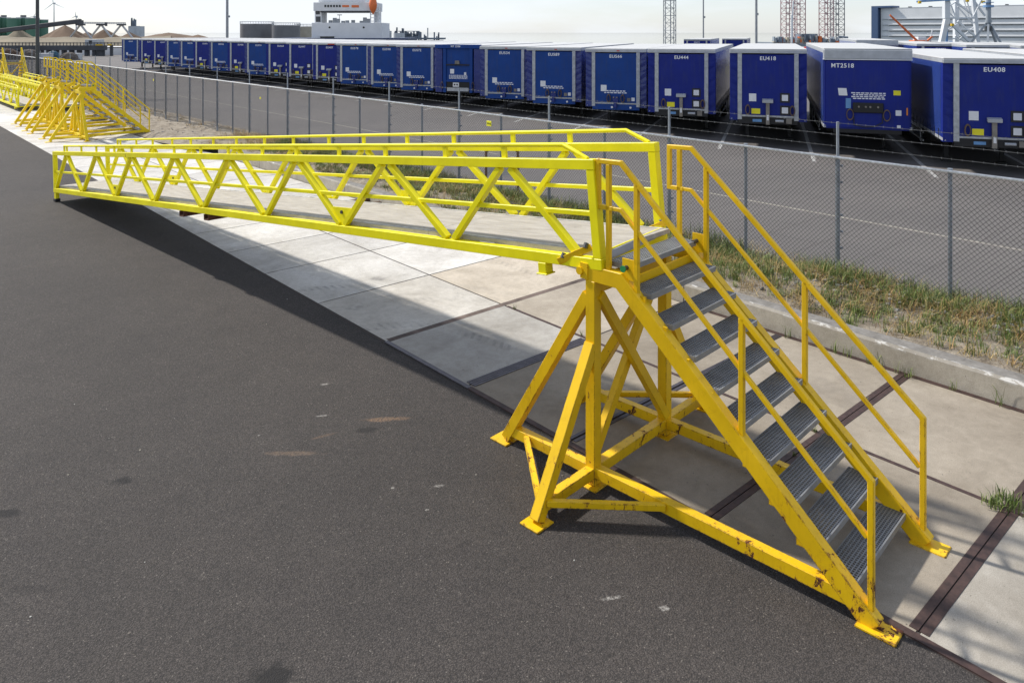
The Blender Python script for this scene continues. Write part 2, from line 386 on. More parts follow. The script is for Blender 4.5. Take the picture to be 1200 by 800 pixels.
# the row of concrete slabs
JU = [-3.5, -1.5, .5, 2.5, 4.5, 6.46, 8.43, 10.5, 12.8, 15.1, 17.1]+[19.2+2.05*i for i in range(46)]
JV = [E0+.03, 9.11, 11.64]
mb = MB(); tints = []
for i in range(len(JU)-1):
    for j in range(2):
        u0, u1, v0, v1 = JU[i]+.018, JU[i+1]-.018, JV[j]+.018, JV[j+1]-.018
        a = u0
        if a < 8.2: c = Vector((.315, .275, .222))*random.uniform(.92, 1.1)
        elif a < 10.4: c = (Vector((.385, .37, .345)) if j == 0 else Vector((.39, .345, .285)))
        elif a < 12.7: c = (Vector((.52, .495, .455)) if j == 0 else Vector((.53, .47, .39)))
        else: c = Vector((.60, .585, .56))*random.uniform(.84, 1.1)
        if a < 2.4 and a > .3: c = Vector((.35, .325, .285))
        z0, z1 = Pw(0,0,-.05).z, .008
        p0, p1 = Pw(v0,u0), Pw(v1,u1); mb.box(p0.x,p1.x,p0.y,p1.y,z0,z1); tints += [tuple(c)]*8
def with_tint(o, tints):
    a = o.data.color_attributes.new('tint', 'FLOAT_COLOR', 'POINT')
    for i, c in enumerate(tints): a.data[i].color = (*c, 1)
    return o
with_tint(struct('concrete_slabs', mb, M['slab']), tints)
jb = MB(); a, b = Pw(E0-.01,-4), Pw(11.7,116); jb.box(a.x,b.x,a.y,b.y,-.03,.003); struct('slab_joints', jb, M['joint'])
# steel edge angles and rails let into the joints
eb = MB(); rb = MB(); bb = MB()
def strip(m, v0, v1, u0, u1, z): a, b = Pw(v0,u0), Pw(v1,u1); m.box(a.x,b.x,a.y,b.y,-.02,z)
for u in (-1.5, .5, 2.5, 4.5):
    strip(eb, E0+.11, 11.63, u-.078, u-.006, .0125); strip(eb, E0+.11, 11.63, u+.006, u+.078, .0125)
strip(eb, E0-.005, E0+.075, -4, 8.35, .014)
strip(eb, 9.085, 9.145, -4, 10.40, .0105)
strip(eb, 11.56, 11.66, -4, 8.3, .0105)
for q in (-.075, -.025, .025, .075):
    strip(rb, E0+.11, 9.05, 8.43+q-.018, 8.43+q+.018, .016); strip(rb, 9.17, 11.55, 6.46+q*.6-.012, 6.46+q*.6+.012, .014)
for q in (-.04, .04): strip(rb, E0+.11, 9.05, 6.46+q-.025, 6.46+q+.025, .014)
strip(rb, E0-.005, E0+.07, 8.36, 10.5, .014)
strip(bb, E0+.08, 11.5, 10.455, 10.575, .0105)
struct('edge_angles', eb, M['edge']); struct('inlaid_rails', rb, M['wornrail']); struct('brick_joint', bb, M['brick'])

# kerb wall, in cast lengths
kb = MB()
u = -4.0; kp = [0]
while u < 31:
    L = 6.2; a, b = Pw(11.66, u+.012), Pw(11.97, min(u+L, 31)-.012)
    x0, x1, y0, y1 = a.x, b.x, a.y, b.y; h = .29
    kb.prism([(x0,y0,-.02),(x0+.0,y0,h-.03),(x0+.03,y0,h),(x1,y0,h),(x1,y0,-.02)], (0,y1-y0,0)); u += L
struct('kerb', kb, M['kerb'])

# verge: rolled soil surface between kerb and yard
def hz(v, u):
    h = .27 if u < 30 else max(.03, .27-.02*(u-30))
    e = min(1, max(0, (15.6-v)/1.2)); e2 = min(1, max(0, (v-10.4)/1.3)) if u > 30 else 1
    return (h+.05*math.sin(v*2.1+u*.7)+.04*math.sin(u*1.9+v))*e*e2+.004 if not (v < 12.1 and u < 30) else .26
vb = MB(); nv, nu = 22, 200
for i in range(nu+1):
    for j in range(nv+1):
        u_ = -4+i*.6; v_ = (11.95 if u_ < 30.8 else max(10.9, 11.95-.35*(u_-30.8)))
        v_ += (15.7-v_)*j/nv; p = Pw(v_, u_); vb.v.append(Vector((p.x, p.y, hz(v_, u_)+random.uniform(-.008,.008))))
for i in range(nu):
    for j in range(nv):
        q = i*(nv+1)+j; vb.f.append((q, q+1, q+nv+2, q+nv+1))
struct('verge', vb, M['soil'], smooth=True)
lb = MB(); lb.quad(Pw(15.2,-40,-.0),Pw(137.8,-40,0),Pw(137.8,190,0),Pw(15.2,190,0)); struct('yard', lb, M['lot'])

# painted bay lines and the worn lane line
AX = Vector((.869, .494, 0))
ln = MB()
def pline(p, q, w, z):
    d = (q-p).normalized(); s_ = Vector((-d.y, d.x, 0))*(w/2); up = Vector((0,0,z)); ln.quad(p-s_+up, q-s_+up, q+s_+up, p+s_+up)
ROWX = 29.2
def row_u(px):
    k = (px-600)/898; rd = (.7475*k+.664, -.664*k+.7475); return ROWX*rd[1]/rd[0]
TX = [142,163,178,193,209,226,244,266,286,311,335,366,394,430,464,510,562,617,686,759,855,965,1105]
TU = [row_u(x) for x in TX]+[row_u(1105)-4.2]
for i, u_ in enumerate(TU):
    p = Pw(ROWX, u_+.45)-AX*1.0; pline(p, p+AX*13, .12, .005)
struct('bay_lines', ln, M['white_line'])
ln = MB()
pline(Pw(20.2, 0), Pw(20.2, 90), .10, .005); struct('lane_line', ln, M['faded_line'])
ln = MB()
for a, b, w in (((5.05,6.55),(4.75,7.35),.09),((4.95,4.9),(4.35,5.6),.10)): pass

# ================================================================== FENCE
FV = 14.2
fence = thing('chain_link_fence', 'long grey chain link fence topped with barbed wire along the trailer yard', 'fence', Pw(FV, 0))
fz = .24
PU = [.9+1.945*i for i in range(60)]
for i, u_ in enumerate(PU):
    tall = (i % 2 == 1); r = .034 if tall else .028; top = (3.26 if tall else 2.60)*K; m_ = MB(); y = u_*K
    m_.cyl((0,y,0.02),(0,y,2.62*K),r,n=10)
    if tall:
        m_.cyl((0,y,2.60*K),(0,y,top),.022,n=8)
        for k in range(7): m_.box(.02,.05,y-.06,y-.03,.45+.25*k,.48+.25*k)
    else: m_.cyl((0,y,2.62*K),(0,y,2.64*K),.034,n=10)
    obj('post', m_, M['steel_post'] if 'steel_post' in M else M.setdefault('steel_post', simple('dull_grey_post_steel', (.29,.32,.36), .5, .4, .15, 6)), fence, smooth=True)
y0, y1 = PU[0]*K, PU[-1]*K
m_ = MB(); zt = 2.58*K; zb = fz+.02; H = zt-zb; sp = .070; r = .0031; y = y0-H
def wire(m_, a, b, r):
    a = Vector(a); b = Vector(b); ax = (b-a).normalized(); x = Vector((1,0,0)); z = ax.cross(x).normalized(); vs = []
    for p in (a, b):
        for k in range(3): t = 2*math.pi*k/3; vs.append(p+x*(math.cos(t)*r)+z*(math.sin(t)*r))
    m_.add(vs, [(0,1,4,3),(1,2,5,4),(2,0,3,5)])
while y < y1:
    a = max(y, y0); b = min(y+H, y1)
    wire(m_, (-.040,a,zb+(a-y)), (-.040,b,zb+(b-y)), r); wire(m_, (-.045,a,zt-(a-y)), (-.045,b,zt-(b-y)), r); y += sp
obj('wire_mesh', m_, simple('chain_link_wire', (.045,.045,.048), .6), fence)
m_ = MB(); m_.cyl((-.042,y0,zt+.012),(-.042,y1,zt+.012),.019,n=8)
k = y0
obj('top_rail', m_, simple('pale_galvanised_top_rail', (.72,.73,.73), .5, .1, .3, 22), fence, smooth=True)
M['barb'] = simple('dull_wire', (.16,.165,.17), .6, .3)
for zz in (2.80, 3.02, 3.24):
    m_ = MB(); wire(m_, (.0,y0,zz*K), (.0,y1,zz*K), .0028)
    y = y0
    while y < min(y1, 40):
        m_.bar((-.012,y,zz*K-.012),(.012,y+.008,zz*K+.012),.003); m_.bar((.012,y-.008,zz*K-.012),(-.012,y,zz*K+.012),.003); y += .13
    obj('barbed_wire', m_, M['barb'], fence)

# tags tied to the fence, a hoop barrier behind it
M['tag'] = simple('yellow_tag_plastic', (.80,.76,.01), .5); M['black'] = simple('black_plastic', (.012,.012,.014), .5)
for u_, z, w, lab in ((16.9, 2.33, .17, 'yellow plate with black figures on the fence above the gangway rails'), (32.6, 2.05, .10, 'small yellow tag on the fence between the two grey tanks and the gangway'), (47.6, 2.15, .12, 'small yellow tag on the fence right of the stored stairs')):
    t_ = thing('fence_tag', lab, 'tag', Pw(FV-.08, u_, z), 0, 'yellow tags on the fence')
    m_ = MB(); m_.box(-.004,.004,-w/2,w/2,-w*.36,w*.36); obj('plate', m_, M['tag'], t_, .002)
    if w > .15:
        m_ = MB()
        for q in (-.05, 0, .05):
            m_.torus((-.006, q, 0), .022, .004, (1,0,0), .6, 12, 4)
        obj('figures', m_, M['black'], t_)
hb = thing('hoop_barrier', 'brown steel hoop barrier with a pale plate behind the fence', 'barrier', far(588,19.2), R(48))
m_ = MB(); m_.sweep([(0,-.40,0),(0,-.40,1.0),(0,-.30,1.12),(0,.30,1.12),(0,.40,1.0),(0,.40,0)], (1,0,0), .07, round_=10); obj('hoop', m_, simple('brown_painted_steel', (.16,.09,.04), .6), hb, smooth=True)
m_ = MB(); m_.box(-.05,-.04,-.36,.36,.42,.86); obj('plate', m_, simple('pale_grey_plate', (.55,.55,.55), .5), hb)

# ================================================================== BOARDING STAIRS
WD = 1.43*K
def q3(t, s, z): return Vector((t*K, s*K, z*K))
def make_stairs():
    root = thing('boarding_stairs', 'golden yellow steel stairs with grating treads joined to the long gangway', 'stairs', Pw(6.49, 2.73), R(4.75), 'yellow boarding stairs')
    G = M['gold']; T = 1.43; B = .004
    def part(n, mb_, mat=G, parent=root, bev=B): return obj(n, mb_, mat, parent, bev)
    sl_ = (2.38-.09)/(2.62-.0)
    def zs(s): return .09+sl_*s - .02
    for side, t in ((-1, 0.0), (1, T)):
        m_ = MB(); m_.sweep([q3(t,.03,.02), q3(t,2.60,2.32), q3(t,3.05,2.32)], (1,0,0), .090, .135)
        st = part('stringer', m_)
        # foot plate with a weld fillet
        m_ = MB(); m_.box(t*K-.085,t*K+.085,-.13,.13,.0,.018)
        part('foot_plate', m_)
        # tread brackets showing under the stringer
        for k in range(9):
            sn = .22+.256*k; zz = .25+.247*k
            a = t-side*0.0
            m_ = MB(); m_.prism([q3(a+side*.0-.012,sn+.02,zz-.10), q3(a-.012,sn+.22,zz-.10), q3(a-.012,sn+.22,zz-.015), q3(a-.012,sn+.02,zz-.015)], (.020,0,0))
            if side == -1: pass
            obj('tread_bracket', m_, G, st)
        # post of the trestle
        m_ = MB(); m_.box(t*K-.05,t*K+.05,2.97*K-.05,2.97*K+.05,.018,2.24*K); part('trestle_post', m_)
        m_ = MB(); m_.box(t*K-.1,t*K+.1,2.97*K-.1,2.97*K+.1,0,.016); part('foot_plate', m_)
        # rear leg
        m_ = MB(); m_.bar(q3(t,4.27,.05), q3(t,3.02,2.08), .098, .098, (1,0,0)); part('rear_leg', m_)
        m_ = MB(); m_.box(t*K-.1,t*K+.1,4.32*K-.11,4.32*K+.11,0,.016); part('foot_plate', m_)
        # ground beam, one length each side of the post
        m_ = MB(); m_.bar(q3(t,.13,.165), q3(t,4.16,.165), .086, .096, (0,0,1)); part('ground_beam', m_)
        # outrigger
        o_ = t+side*.93
        m_ = MB(); m_.bar(q3(o_,2.97,.03), q3(t+side*.03,2.97,1.55), .096, .096, (0,1,0)); part('outrigger_leg', m_)
        m_ = MB(); m_.bar(q3(t+side*.05,2.97,.155), q3(t+side*.84,2.97,.155), .090, .090); part('outrigger_beam', m_)
        m_ = MB(); m_.box(o_*K-.1,o_*K+.1,2.97*K-.1,2.97*K+.1,0,.016); part('foot_plate', m_)
        for sj in (2.02, 3.92):
            m_ = MB(); m_.bar(q3(t+side*.84,2.97+(.05 if sj > 3 else -.05),.19), q3(t+side*.05,sj,.18), .052, .052); part('outrigger_brace', m_)
        # hand rail: one continuous square tube
        m_ = MB(); m_.sweep([q3(t,2.70,3.06), q3(t,2.90,3.06), q3(t,2.90,3.55), q3(t,2.60,3.56), q3(t,.06,1.21), q3(t,.06,.14)], (1,0,0), .042); part('handrail', m_, bev=.005)
        m_ = MB(); m_.sweep([q3(t,2.73,3.06), q3(t,2.60,3.06), q3(t,.09,.73)], (1,0,0), .034); part('mid_rail', m_, bev=.004)
        for s_, za, zb_ in ((2.76, 2.38, 3.53), (2.40, 2.14, 3.36), (1.22, 1.13, 2.27)):
            m_ = MB(); m_.box(t*K-.021,t*K+.021,s_*K-.021,s_*K+.021,za*K,zb_*K); part('rail_post', m_, bev=.004)
        # lug, bolt and shackle that lock the gangway
        m_ = MB(); m_.box(t*K-.006+side*.0,t*K+.006,2.42*K,2.58*K,2.34*K,2.56*K); lug = part('lock_lug', m_, bev=0)
        m_ = MB(); m_.cyl(q3(t-side*.10,2.52,2.47), q3(t+side*.07,2.52,2.47), .020, n=10); obj('lock_pin', m_, M['bolt'], lug, smooth=True)
        m_ = MB(); m_.cyl(q3(t+side*.07,2.52,2.47), q3(t+side*.085,2.52,2.47), .028, n=12); obj('pin_head', m_, M['green'], lug)
        m_ = MB(); m_.bar(q3(t+side*.06,3.42,2.36), q3(t+side*.02,2.98,2.60), .060, .014, (1,0,.2)); strap = part('hinge_strap', m_, bev=.002)
        m_ = MB()
        for a, b, c in ((3.36,2.41,.02),(3.04,2.585,.02)): m_.cyl(q3(t+side*.06,a,b), q3(t+side*.03,a,b+.05), .022, n=10)
        obj('hinge_bolt', m_, M['bolt'], strap)
        m_ = MB(); m_.box(t*K-.055,t*K+.055,3.00*K,3.10*K,2.25*K,2.42*K); m_.cyl(q3(t-.09,3.10,2.33), q3(t+.09,3.10,2.33), .035, n=12); part('hinge_block', m_, bev=0)
    m_ = MB(); m_.bar(q3(.06,2.97,.165), q3(T-.06,2.97,.165), .096, .096); part('cross_beam', m_)
    m_ = MB(); m_.bar(q3(.06,2.99,2.16), q3(T-.06,2.99,2.16), .07, .13); part('head_beam', m_)
    m_ = MB(); m_.bar(q3(.05,2.60,2.22), q3(T-.05,2.60,2.22), .05, .12); part('landing_beam', m_)
    m_ = MB(); m_.bar(q3(.05,2.925,2.08), q3(T-.05,2.925,.27), .088, .070, (0,1,0)); part('cross_brace', m_)
    m_ = MB(); m_.bar(q3(T-.05,3.015,2.08), q3(.05,3.015,.27), .088, .070, (0,1,0)); part('cross_brace', m_)
    # grating treads: real bars, see-through
    m_ = MB(); dep = .285*K; x0, x1 = .055*K, (T-.055)*K
    n = 40
    for i in range(n+1): x = x0+(x1-x0)*i/n; m_.box(x-.0042,x+.0042,.012,dep-.004,-.012,0)
    for j in range(1, 9): y = dep*j/9; m_.box(x0,x1,y-.0042,y+.0042,-.011,.0008)
    g_ = m_
    nose = MB(); nose.box(x0-.004,x1+.004,.0,.012,-.042,.004); nose.box(x0-.006,x0,.012,dep,-.042,.002); nose.box(x1,x1+.006,.012,dep,-.042,.002); nose.box(x0-.004,x1+.004,dep,dep+.006,-.042,.001)
    gm = nm = None
    for k in range(10):
        loc = q3(0, .20+.256*k, .25+.2475*k)
        if gm is None:
            o = obj('tread', g_, M['grating'], root); o.location = loc; gm = o.data
            e = obj('tread_nosing', nose, M['grating'], o); nm = e.data
        else:
            o = bpy.data.objects.new('tread', gm); C.objects.link(o); o.parent = root; o.location = loc
            e = bpy.data.objects.new('tread_nosing', nm); C.objects.link(e); e.parent = o
    return root
stairs = make_stairs()

# ================================================================== GANGWAY
def make_gangway():
    yaw = R(4.75-1.0); pitch = -math.atan(.105)
    root = thing('gangway', 'lime yellow truss gangway sloping from the stairs down to the asphalt', 'gangway', Pw(6.49-.0828*2.98, 2.73+.9966*2.98, 2.485), 0, 'yellow truss gangways')
    root.rotation_euler = (pitch, 0, yaw)
    L = 20.25; T = 1.50; G = M['lime']; VP = [.03,2.375,4.94,7.43,10.03,12.6,15.1,17.7,20.2]; Hh = 1.07
    side = -1
    def part(n, mb_, mat=G, parent=root, bev=.004, **k):
        o = obj(n, mb_, mat, parent, bev, **k)
        if side == 1: o.location = (0, .22*K, .03*K)
        return o
    for side, t in ((-1, 0.0), (1, T)):
        m_ = MB(); m_.bar(q3(t,-.16,-.06), q3(t,L,-.06), .09, .097, (0,0,1)); part('bottom_chord', m_)
        m_ = MB(); m_.bar(q3(t,-.16,Hh-.057), q3(t,L,Hh-.057), .088, .092, (0,0,1)); part('top_chord', m_)
        for y in (-.10, L-.06):
            m_ = MB(); m_.box(t*K-.042,t*K+.042,y*K-.045,y*K+.045,.001,(Hh-.116)*K); part('end_post', m_)
        for k in range(8):
            yb0, yb1 = VP[k], VP[k+1]; ya = (yb0+yb1)/2+.06
            a0 = .16 if k == 0 else .07
            for (p, q) in (((yb0+a0), (ya-.09)), ((yb1-.07), (ya+.09))):
                m_ = MB(); m_.bar(q3(t,p,.012), q3(t,q,Hh-.122), .062, .072, (1,0,0)); part('diagonal', m_, bev=.003)
        m_ = MB(); m_.bar(q3(t,-.04,.475), q3(t,L-.1,.475), .040, .045, (0,0,1)); part('mid_rail', m_, bev=.004)
        m_ = MB(); zr = Hh+.155
        m_.sweep([q3(t,-.04,Hh+.0), q3(t,.30,zr), q3(t,L-1.0,zr), q3(t,L-1.0,Hh+.0)], (1,0,0), .044, round_=12); hr = part('handrail', m_, bev=0, smooth=True)
        for k in range(15):
            y = (VP[(k+1)//2] if k % 2 else (VP[k//2]+VP[k//2+1])/2+.06)
            if y > L-1.2: break
            m_ = MB(); m_.box(t*K-.014,t*K+.014,y*K-.03,y*K+.03,Hh*K,(zr-.02)*K); obj('rail_bracket', m_, G, hr)
        for k in (2, 6):
            y = VP[k]; m_ = MB(); m_.prism([q3(t-.01,y-.10,.005), q3(t-.01,y+.10,.005), q3(t-.01,y+.27,.27), q3(t-.01,y-.27,.27)], (.014,0,0)); ll = part('lifting_plate', m_, bev=0)
            m_ = MB(); m_.cyl(q3(t-.03,y,.20), q3(t+.03,y,.20), .022, n=10); obj('lifting_eye', m_, M['bolt'], ll)
        m_ = MB(); m_.box(t*K-.04,t*K+.04,(L-.20)*K,(L-.04)*K,-.30*K,-.122*K); ft = part('end_foot', m_)
        m_ = MB(); m_.box(t*K-.055,t*K+.055,(L-.23)*K,(L-.01)*K,-.38*K,-.30*K); obj('rubber_pad', m_, M['blackrub'], ft, .01)
        for y in (.72,):
            m_ = MB(); m_.box(t*K-.05,t*K+.05,y*K-.05,y*K+.05,-.24*K,-.122*K); m_.box(t*K-.065,t*K+.065,y*K-.065,y*K+.065,-.255*K,-.24*K); part('stub_foot', m_)
    side = -1
    for k in range(9):
        y = min(max(VP[k], .05), L-.05)
        m_ = MB(); m_.bar(q3(.055,y,-.07), q3(T-.055,y,-.07), .07, .075, (0,0,1)); part('cross_member', m_)
    m_ = MB(); m_.bar(q3(.055,-.10,-.02), q3(T-.055,.06,-.02), .02, .13, (0,0,1)); part('end_plate', m_)
    for y in (9.75, 10.95):
        m_ = MB(); m_.box(-.06,(T+.07)*K,y*K-.085,y*K+.085,-.235*K,-.215*K); m_.box(-.06,(T+.07)*K,y*K-.085,y*K-.075,-.215*K,-.122*K); m_.box(-.06,(T+.07)*K,y*K+.075,y*K+.085,-.215*K,-.122*K)
        part('fork_pocket', m_, M['rust'], bev=0)
    # deck in plywood lengths with pale edge strips
    y = -.06
    dk = MB()
    while y < L-.1:
        y2 = min(y+2.98, L-.05); dk.box(.0455,T*K-.0455,y*K+.002,y2*K-.002,.001,.044); y = y2
    part('deck', dk, M['ply'], bev=.002)
    m_ = MB()
    for x in (.075, T*K-.075): m_.box(x-.02,x+.02,.02,L*K-.1,.0442,.049)
    part('edge_strip', m_, simple('pale_edge_strip', (.42,.41,.37), .8, 0, .4, 9), bev=0)  # paler, mottled strip along each deck edge
    m_ = MB(); m_.bar((.055,-.10,.0),(T*K-.055,.035,.012),.014,.072); part('deck_nosing', m_, simple('grey_deck_edge', (.33,.34,.37), .6), bev=0)
    return root
gang = make_gangway()

# timbers lying beyond the gangway
for i, (v0, v1, u_, lab) in enumerate(((10.35,11.85,18.75,'dark brown timber beam lying on the slabs, the one nearer the gangway'), (10.45,11.7,19.45,'dark brown timber beam lying on the slabs, the one nearer the kerb end of the fence'))):
    m_ = MB(); L = (v1-v0)*K; m_.box(-L/2,L/2,-.06,.06,0,.11); o = obj('timber_beam', m_, M['wood'], None, .006); o.location = Pw((v0+v1)/2,u_)+Vector((0,0,.008)); o.rotation_euler = (0,0,R(2-6*i)); tag(o, lab, 'timber', 'timbers on the slabs')

# stored stairs and gangways up the quay
up_ = (0,0,R(90))
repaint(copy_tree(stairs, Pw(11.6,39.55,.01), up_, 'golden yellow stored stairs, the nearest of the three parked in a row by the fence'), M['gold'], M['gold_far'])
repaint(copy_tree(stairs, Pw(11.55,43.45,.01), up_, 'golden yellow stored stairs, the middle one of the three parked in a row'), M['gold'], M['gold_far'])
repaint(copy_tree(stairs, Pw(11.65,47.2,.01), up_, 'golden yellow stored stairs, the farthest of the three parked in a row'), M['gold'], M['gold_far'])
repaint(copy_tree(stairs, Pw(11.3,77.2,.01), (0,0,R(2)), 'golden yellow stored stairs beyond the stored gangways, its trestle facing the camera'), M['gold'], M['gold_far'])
def make_stored(src):
    return src
gg = copy_tree(gang, Pw(8.70,56.3,.38), (0,0,R(.6)), 'yellow truss gangway stored flat beside the asphalt, nearest its edge')
copy_tree(gang, Pw(10.42,54.2,.38), (0,0,R(.0)), 'yellow truss gangway stored flat behind the parked stairs, nearest the fence')
for o in (gg,): pass

# black lamp column by the stores
lp = thing('lamp_column', 'thick dark grey lamp column rising behind the stored yellow stairs', 'lamp post', Pw(13.1,75.6))
m_ = MB(); m_.cyl((0,0,0),(0,0,14),.125,.085,14); obj('column', m_, M.setdefault('darkgrey', simple('dark_grey_steel', (.06,.065,.07), .5, .2)), lp, smooth=True)
m_ = MB(); m_.cyl((0,0,0),(0,0,1.1),.16,n=14); obj('base', m_, M['darkgrey'], lp, smooth=True)
m_ = MB(); m_.box(-.9,.9,-.2,.2,13.95,14.15); obj('lamp_head', m_, M['darkgrey'], lp, .03)

# ================================================================== TRAILERS
def glossy(name, col, rough, bumpy=0.0, fade=.12):
    m, t, p = base_mat(name); w = opos(t)
    c = mixc(t, rng(t, noise(t, 1.3, 4, .6, w), .3, .7), tuple(x*(1-fade) for x in col), tuple(x*(1+fade) for x in col))
    gm_ = nn(t, 'ShaderNodeMapping'); gm_.inputs['Scale'].default_value = (6, 6, .7); t.links.new(w, gm_.inputs[0])
    gr = rng(t, noise(t, 1.6, 6, .7, gm_.outputs[0]), .50, .72, 0, .30); c = mixc(t, gr, c, (.055,.065,.11))
    t.links.new(c, p.inputs['Base Color']); p.inputs['Roughness'].default_value = rough
    if not bumpy: p.inputs['Specular IOR Level'].default_value = .22
    if bumpy:
        mpn = nn(t, 'ShaderNodeMapping'); mpn.inputs['Scale'].default_value = (1, .4, 2.4); mpn.inputs['Rotation'].default_value = (R(24),0,0); t.links.new(w, mpn.inputs[0])
        bump(t, p, noise(t, 3.0, 2, .5, mpn.outputs[0], .3), bumpy, .05)
    return m
M['royal'] = glossy('royal_blue_panel', (.009,.021,.20), .5); M['mid'] = glossy('mid_blue_panel', (.008,.052,.235), .5)
M['curtain'] = glossy('blue_tarpaulin', (.026,.056,.25), .22, .2); M['curtain_b'] = glossy('dark_blue_tarpaulin', (.018,.035,.19), .26, .2)
M['galv'] = simple('galvanised_frame', (.42,.44,.45), .5, .3, .2, 8)
M['rail_top'] = simple('grey_aluminium', (.42,.44,.46), .5, .3, .12, 4)
M['roof'] = simple('white_roof_sheet', (.52,.52,.51), .55, 0, .07, 2)
M['chassis'] = simple('black_chassis_paint', (.010,.010,.011), .6); M['tyre'] = simple('tyre_rubber', (.014,.014,.014), .9)
M['white'] = simple('white_label', (.75,.76,.76), .5, 0, .06); M['yellow'] = simple('yellow_label', (.82,.74,.02), .5, 0, .06)
M['hose'] = simple('brown_hose', (.13,.085,.05), .5, 0, .3); M['letter'] = simple('white_lettering', (.80,.81,.82), .5, 0, .03)
M['red'] = simple('red_marker', (.45,.03,.02), .4); M['amber'] = simple('amber_marker', (.7,.22,.01), .35)
M['grime'] = simple('grey_brown_box', (.22,.2,.17), .7, 0, .3)
M['ltblue'] = simple('pale_blue_label', (.12,.28,.52), .5)
CURVES = {}
def text_mesh(txt, size):
    cu = bpy.data.curves.new('lettering', 'FONT'); cu.body = txt; cu.size = size; cu.align_x = 'CENTER'; cu.align_y = 'CENTER'; cu.extrude = .002; cu.space_character = 1.14; cu.offset = size*.012
    tmp = bpy.data.objects.new('lettering_tmp', cu); C.objects.link(tmp)
    dg = bpy.context.evaluated_depsgraph_get(); me = bpy.data.meshes.new_from_object(tmp.evaluated_get(dg)); 
    bpy.data.objects.remove(tmp); bpy.data.curves.remove(cu)
    me.transform(Matrix.Rotation(R(90), 4, 'X')); me.materials.clear(); me.materials.append(M['letter'])
    # heavier strokes: a second copy of every glyph shifted sideways a touch
    bm = bmesh.new(); bm.from_mesh(me); g2 = bmesh.ops.duplicate(bm, geom=list(bm.verts)+list(bm.edges)+list(bm.faces))
    bmesh.ops.translate(bm, verts=[v for v in g2['geom'] if isinstance(v, bmesh.types.BMVert)], vec=(size*.03, -.0015, size*.012)); bm.to_mesh(me); bm.free(); return me
TW = 1.265; ZB, ZT = .93, 3.30; TL = 13.6
def running_gear(t_):
    m_ = MB()
    for x in (-.45, .45): m_.box(x-.05,x+.05,.5,TL-.3,.78,1.02)
    for k in range(9): m_.box(-1.15,1.15,.8+1.5*k,.86+1.5*k,.86,.95)
    obj('chassis', m_, M['chassis'], t_)
    for x in (-.75, .75):
        m_ = MB(); m_.box(x-.06,x+.06,2.3,2.42,.12,.9); m_.box(x-.13,x+.13,2.22,2.5,.0,.06); obj('landing_leg', m_, M['chassis'], t_)
    for y in (8.6, 9.9, 11.2):
        for x in (-1.03, 1.03):
            m_ = MB(); m_.cyl((x-.17,y,.5),(x+.17,y,.5),.5,n=20); wh = obj('wheel', m_, M['tyre'], t_, .03, smooth=False)
            m_ = MB(); m_.cyl((x-.175,y,.5),(x+.175,y,.5),.28,n=16); obj('rim', m_, M['rail_top'], wh)
    m_ = MB()
    for x in (-1.2, 1.17): m_.box(x,x+.03,3.5,8.0,.45,.50); m_.box(x,x+.03,3.5,8.0,.72,.77); m_.box(x,x+.03,4.0,4.06,.4,.95); m_.box(x,x+.03,7.4,7.46,.4,.95)
    obj('side_guard', m_, M['rail_top'], t_)
    m_ = MB(); m_.box(-.95,-.5,3.6,5.2,.45,.85); obj('pallet_box', m_, M['chassis'], t_)
def body(t_, cur, roof_y=0.0):
    for x, s_ in ((-TW,-1),(TW,1)):
        m_ = MB(); m_.box(min(x,x-s_*.03),max(x,x-s_*.03),.30,TL-.05,ZB+.09,ZT-.12); c = obj('side_curtain', m_, cur, t_)
        m_ = MB()
        for k in range(22): y = .6+.6*k; m_.box(x-.012 if s_ < 0 else x+.002, x-.002 if s_ < 0 else x+.012, y-.02, y+.02, ZB-.04, ZB+.30)
        m_.box(min(x-.013*(-s_),x+.004*s_),max(x-.013*(-s_),x+.004*s_),.6,13.2,ZB-.035,ZB-.022)
        obj('curtain_strap', m_, M['chassis'], c)
        m_ = MB(); m_.box(min(x,x-s_*.07)-.005,max(x,x-s_*.07)+.005,.05,TL,ZB,ZB+.085); obj('side_rail', m_, M['rail_top'], t_)
        m_ = MB(); m_.box(min(x,x-s_*.06)-.004,max(x,x-s_*.06)+.004,.05,TL,ZT-.12,ZT-.01); obj('cant_rail', m_, M['rail_top'], t_)
    m_ = MB(); m_.box(-TW,TW,.0,TL,ZT-.008,ZT+.022); obj('roof', m_, M['roof'], t_, .008)
    m_ = MB(); m_.box(-TW+.01,TW-.01,TL-.03,TL+.01,ZB,ZT-.02); obj('rear_door', m_, M['rail_top'], t_)
    m_ = MB(); m_.box(-TW+.08,TW-.08,.35,TL-.1,ZB+.02,ZB+.07); obj('floor', m_, M['chassis'], t_)
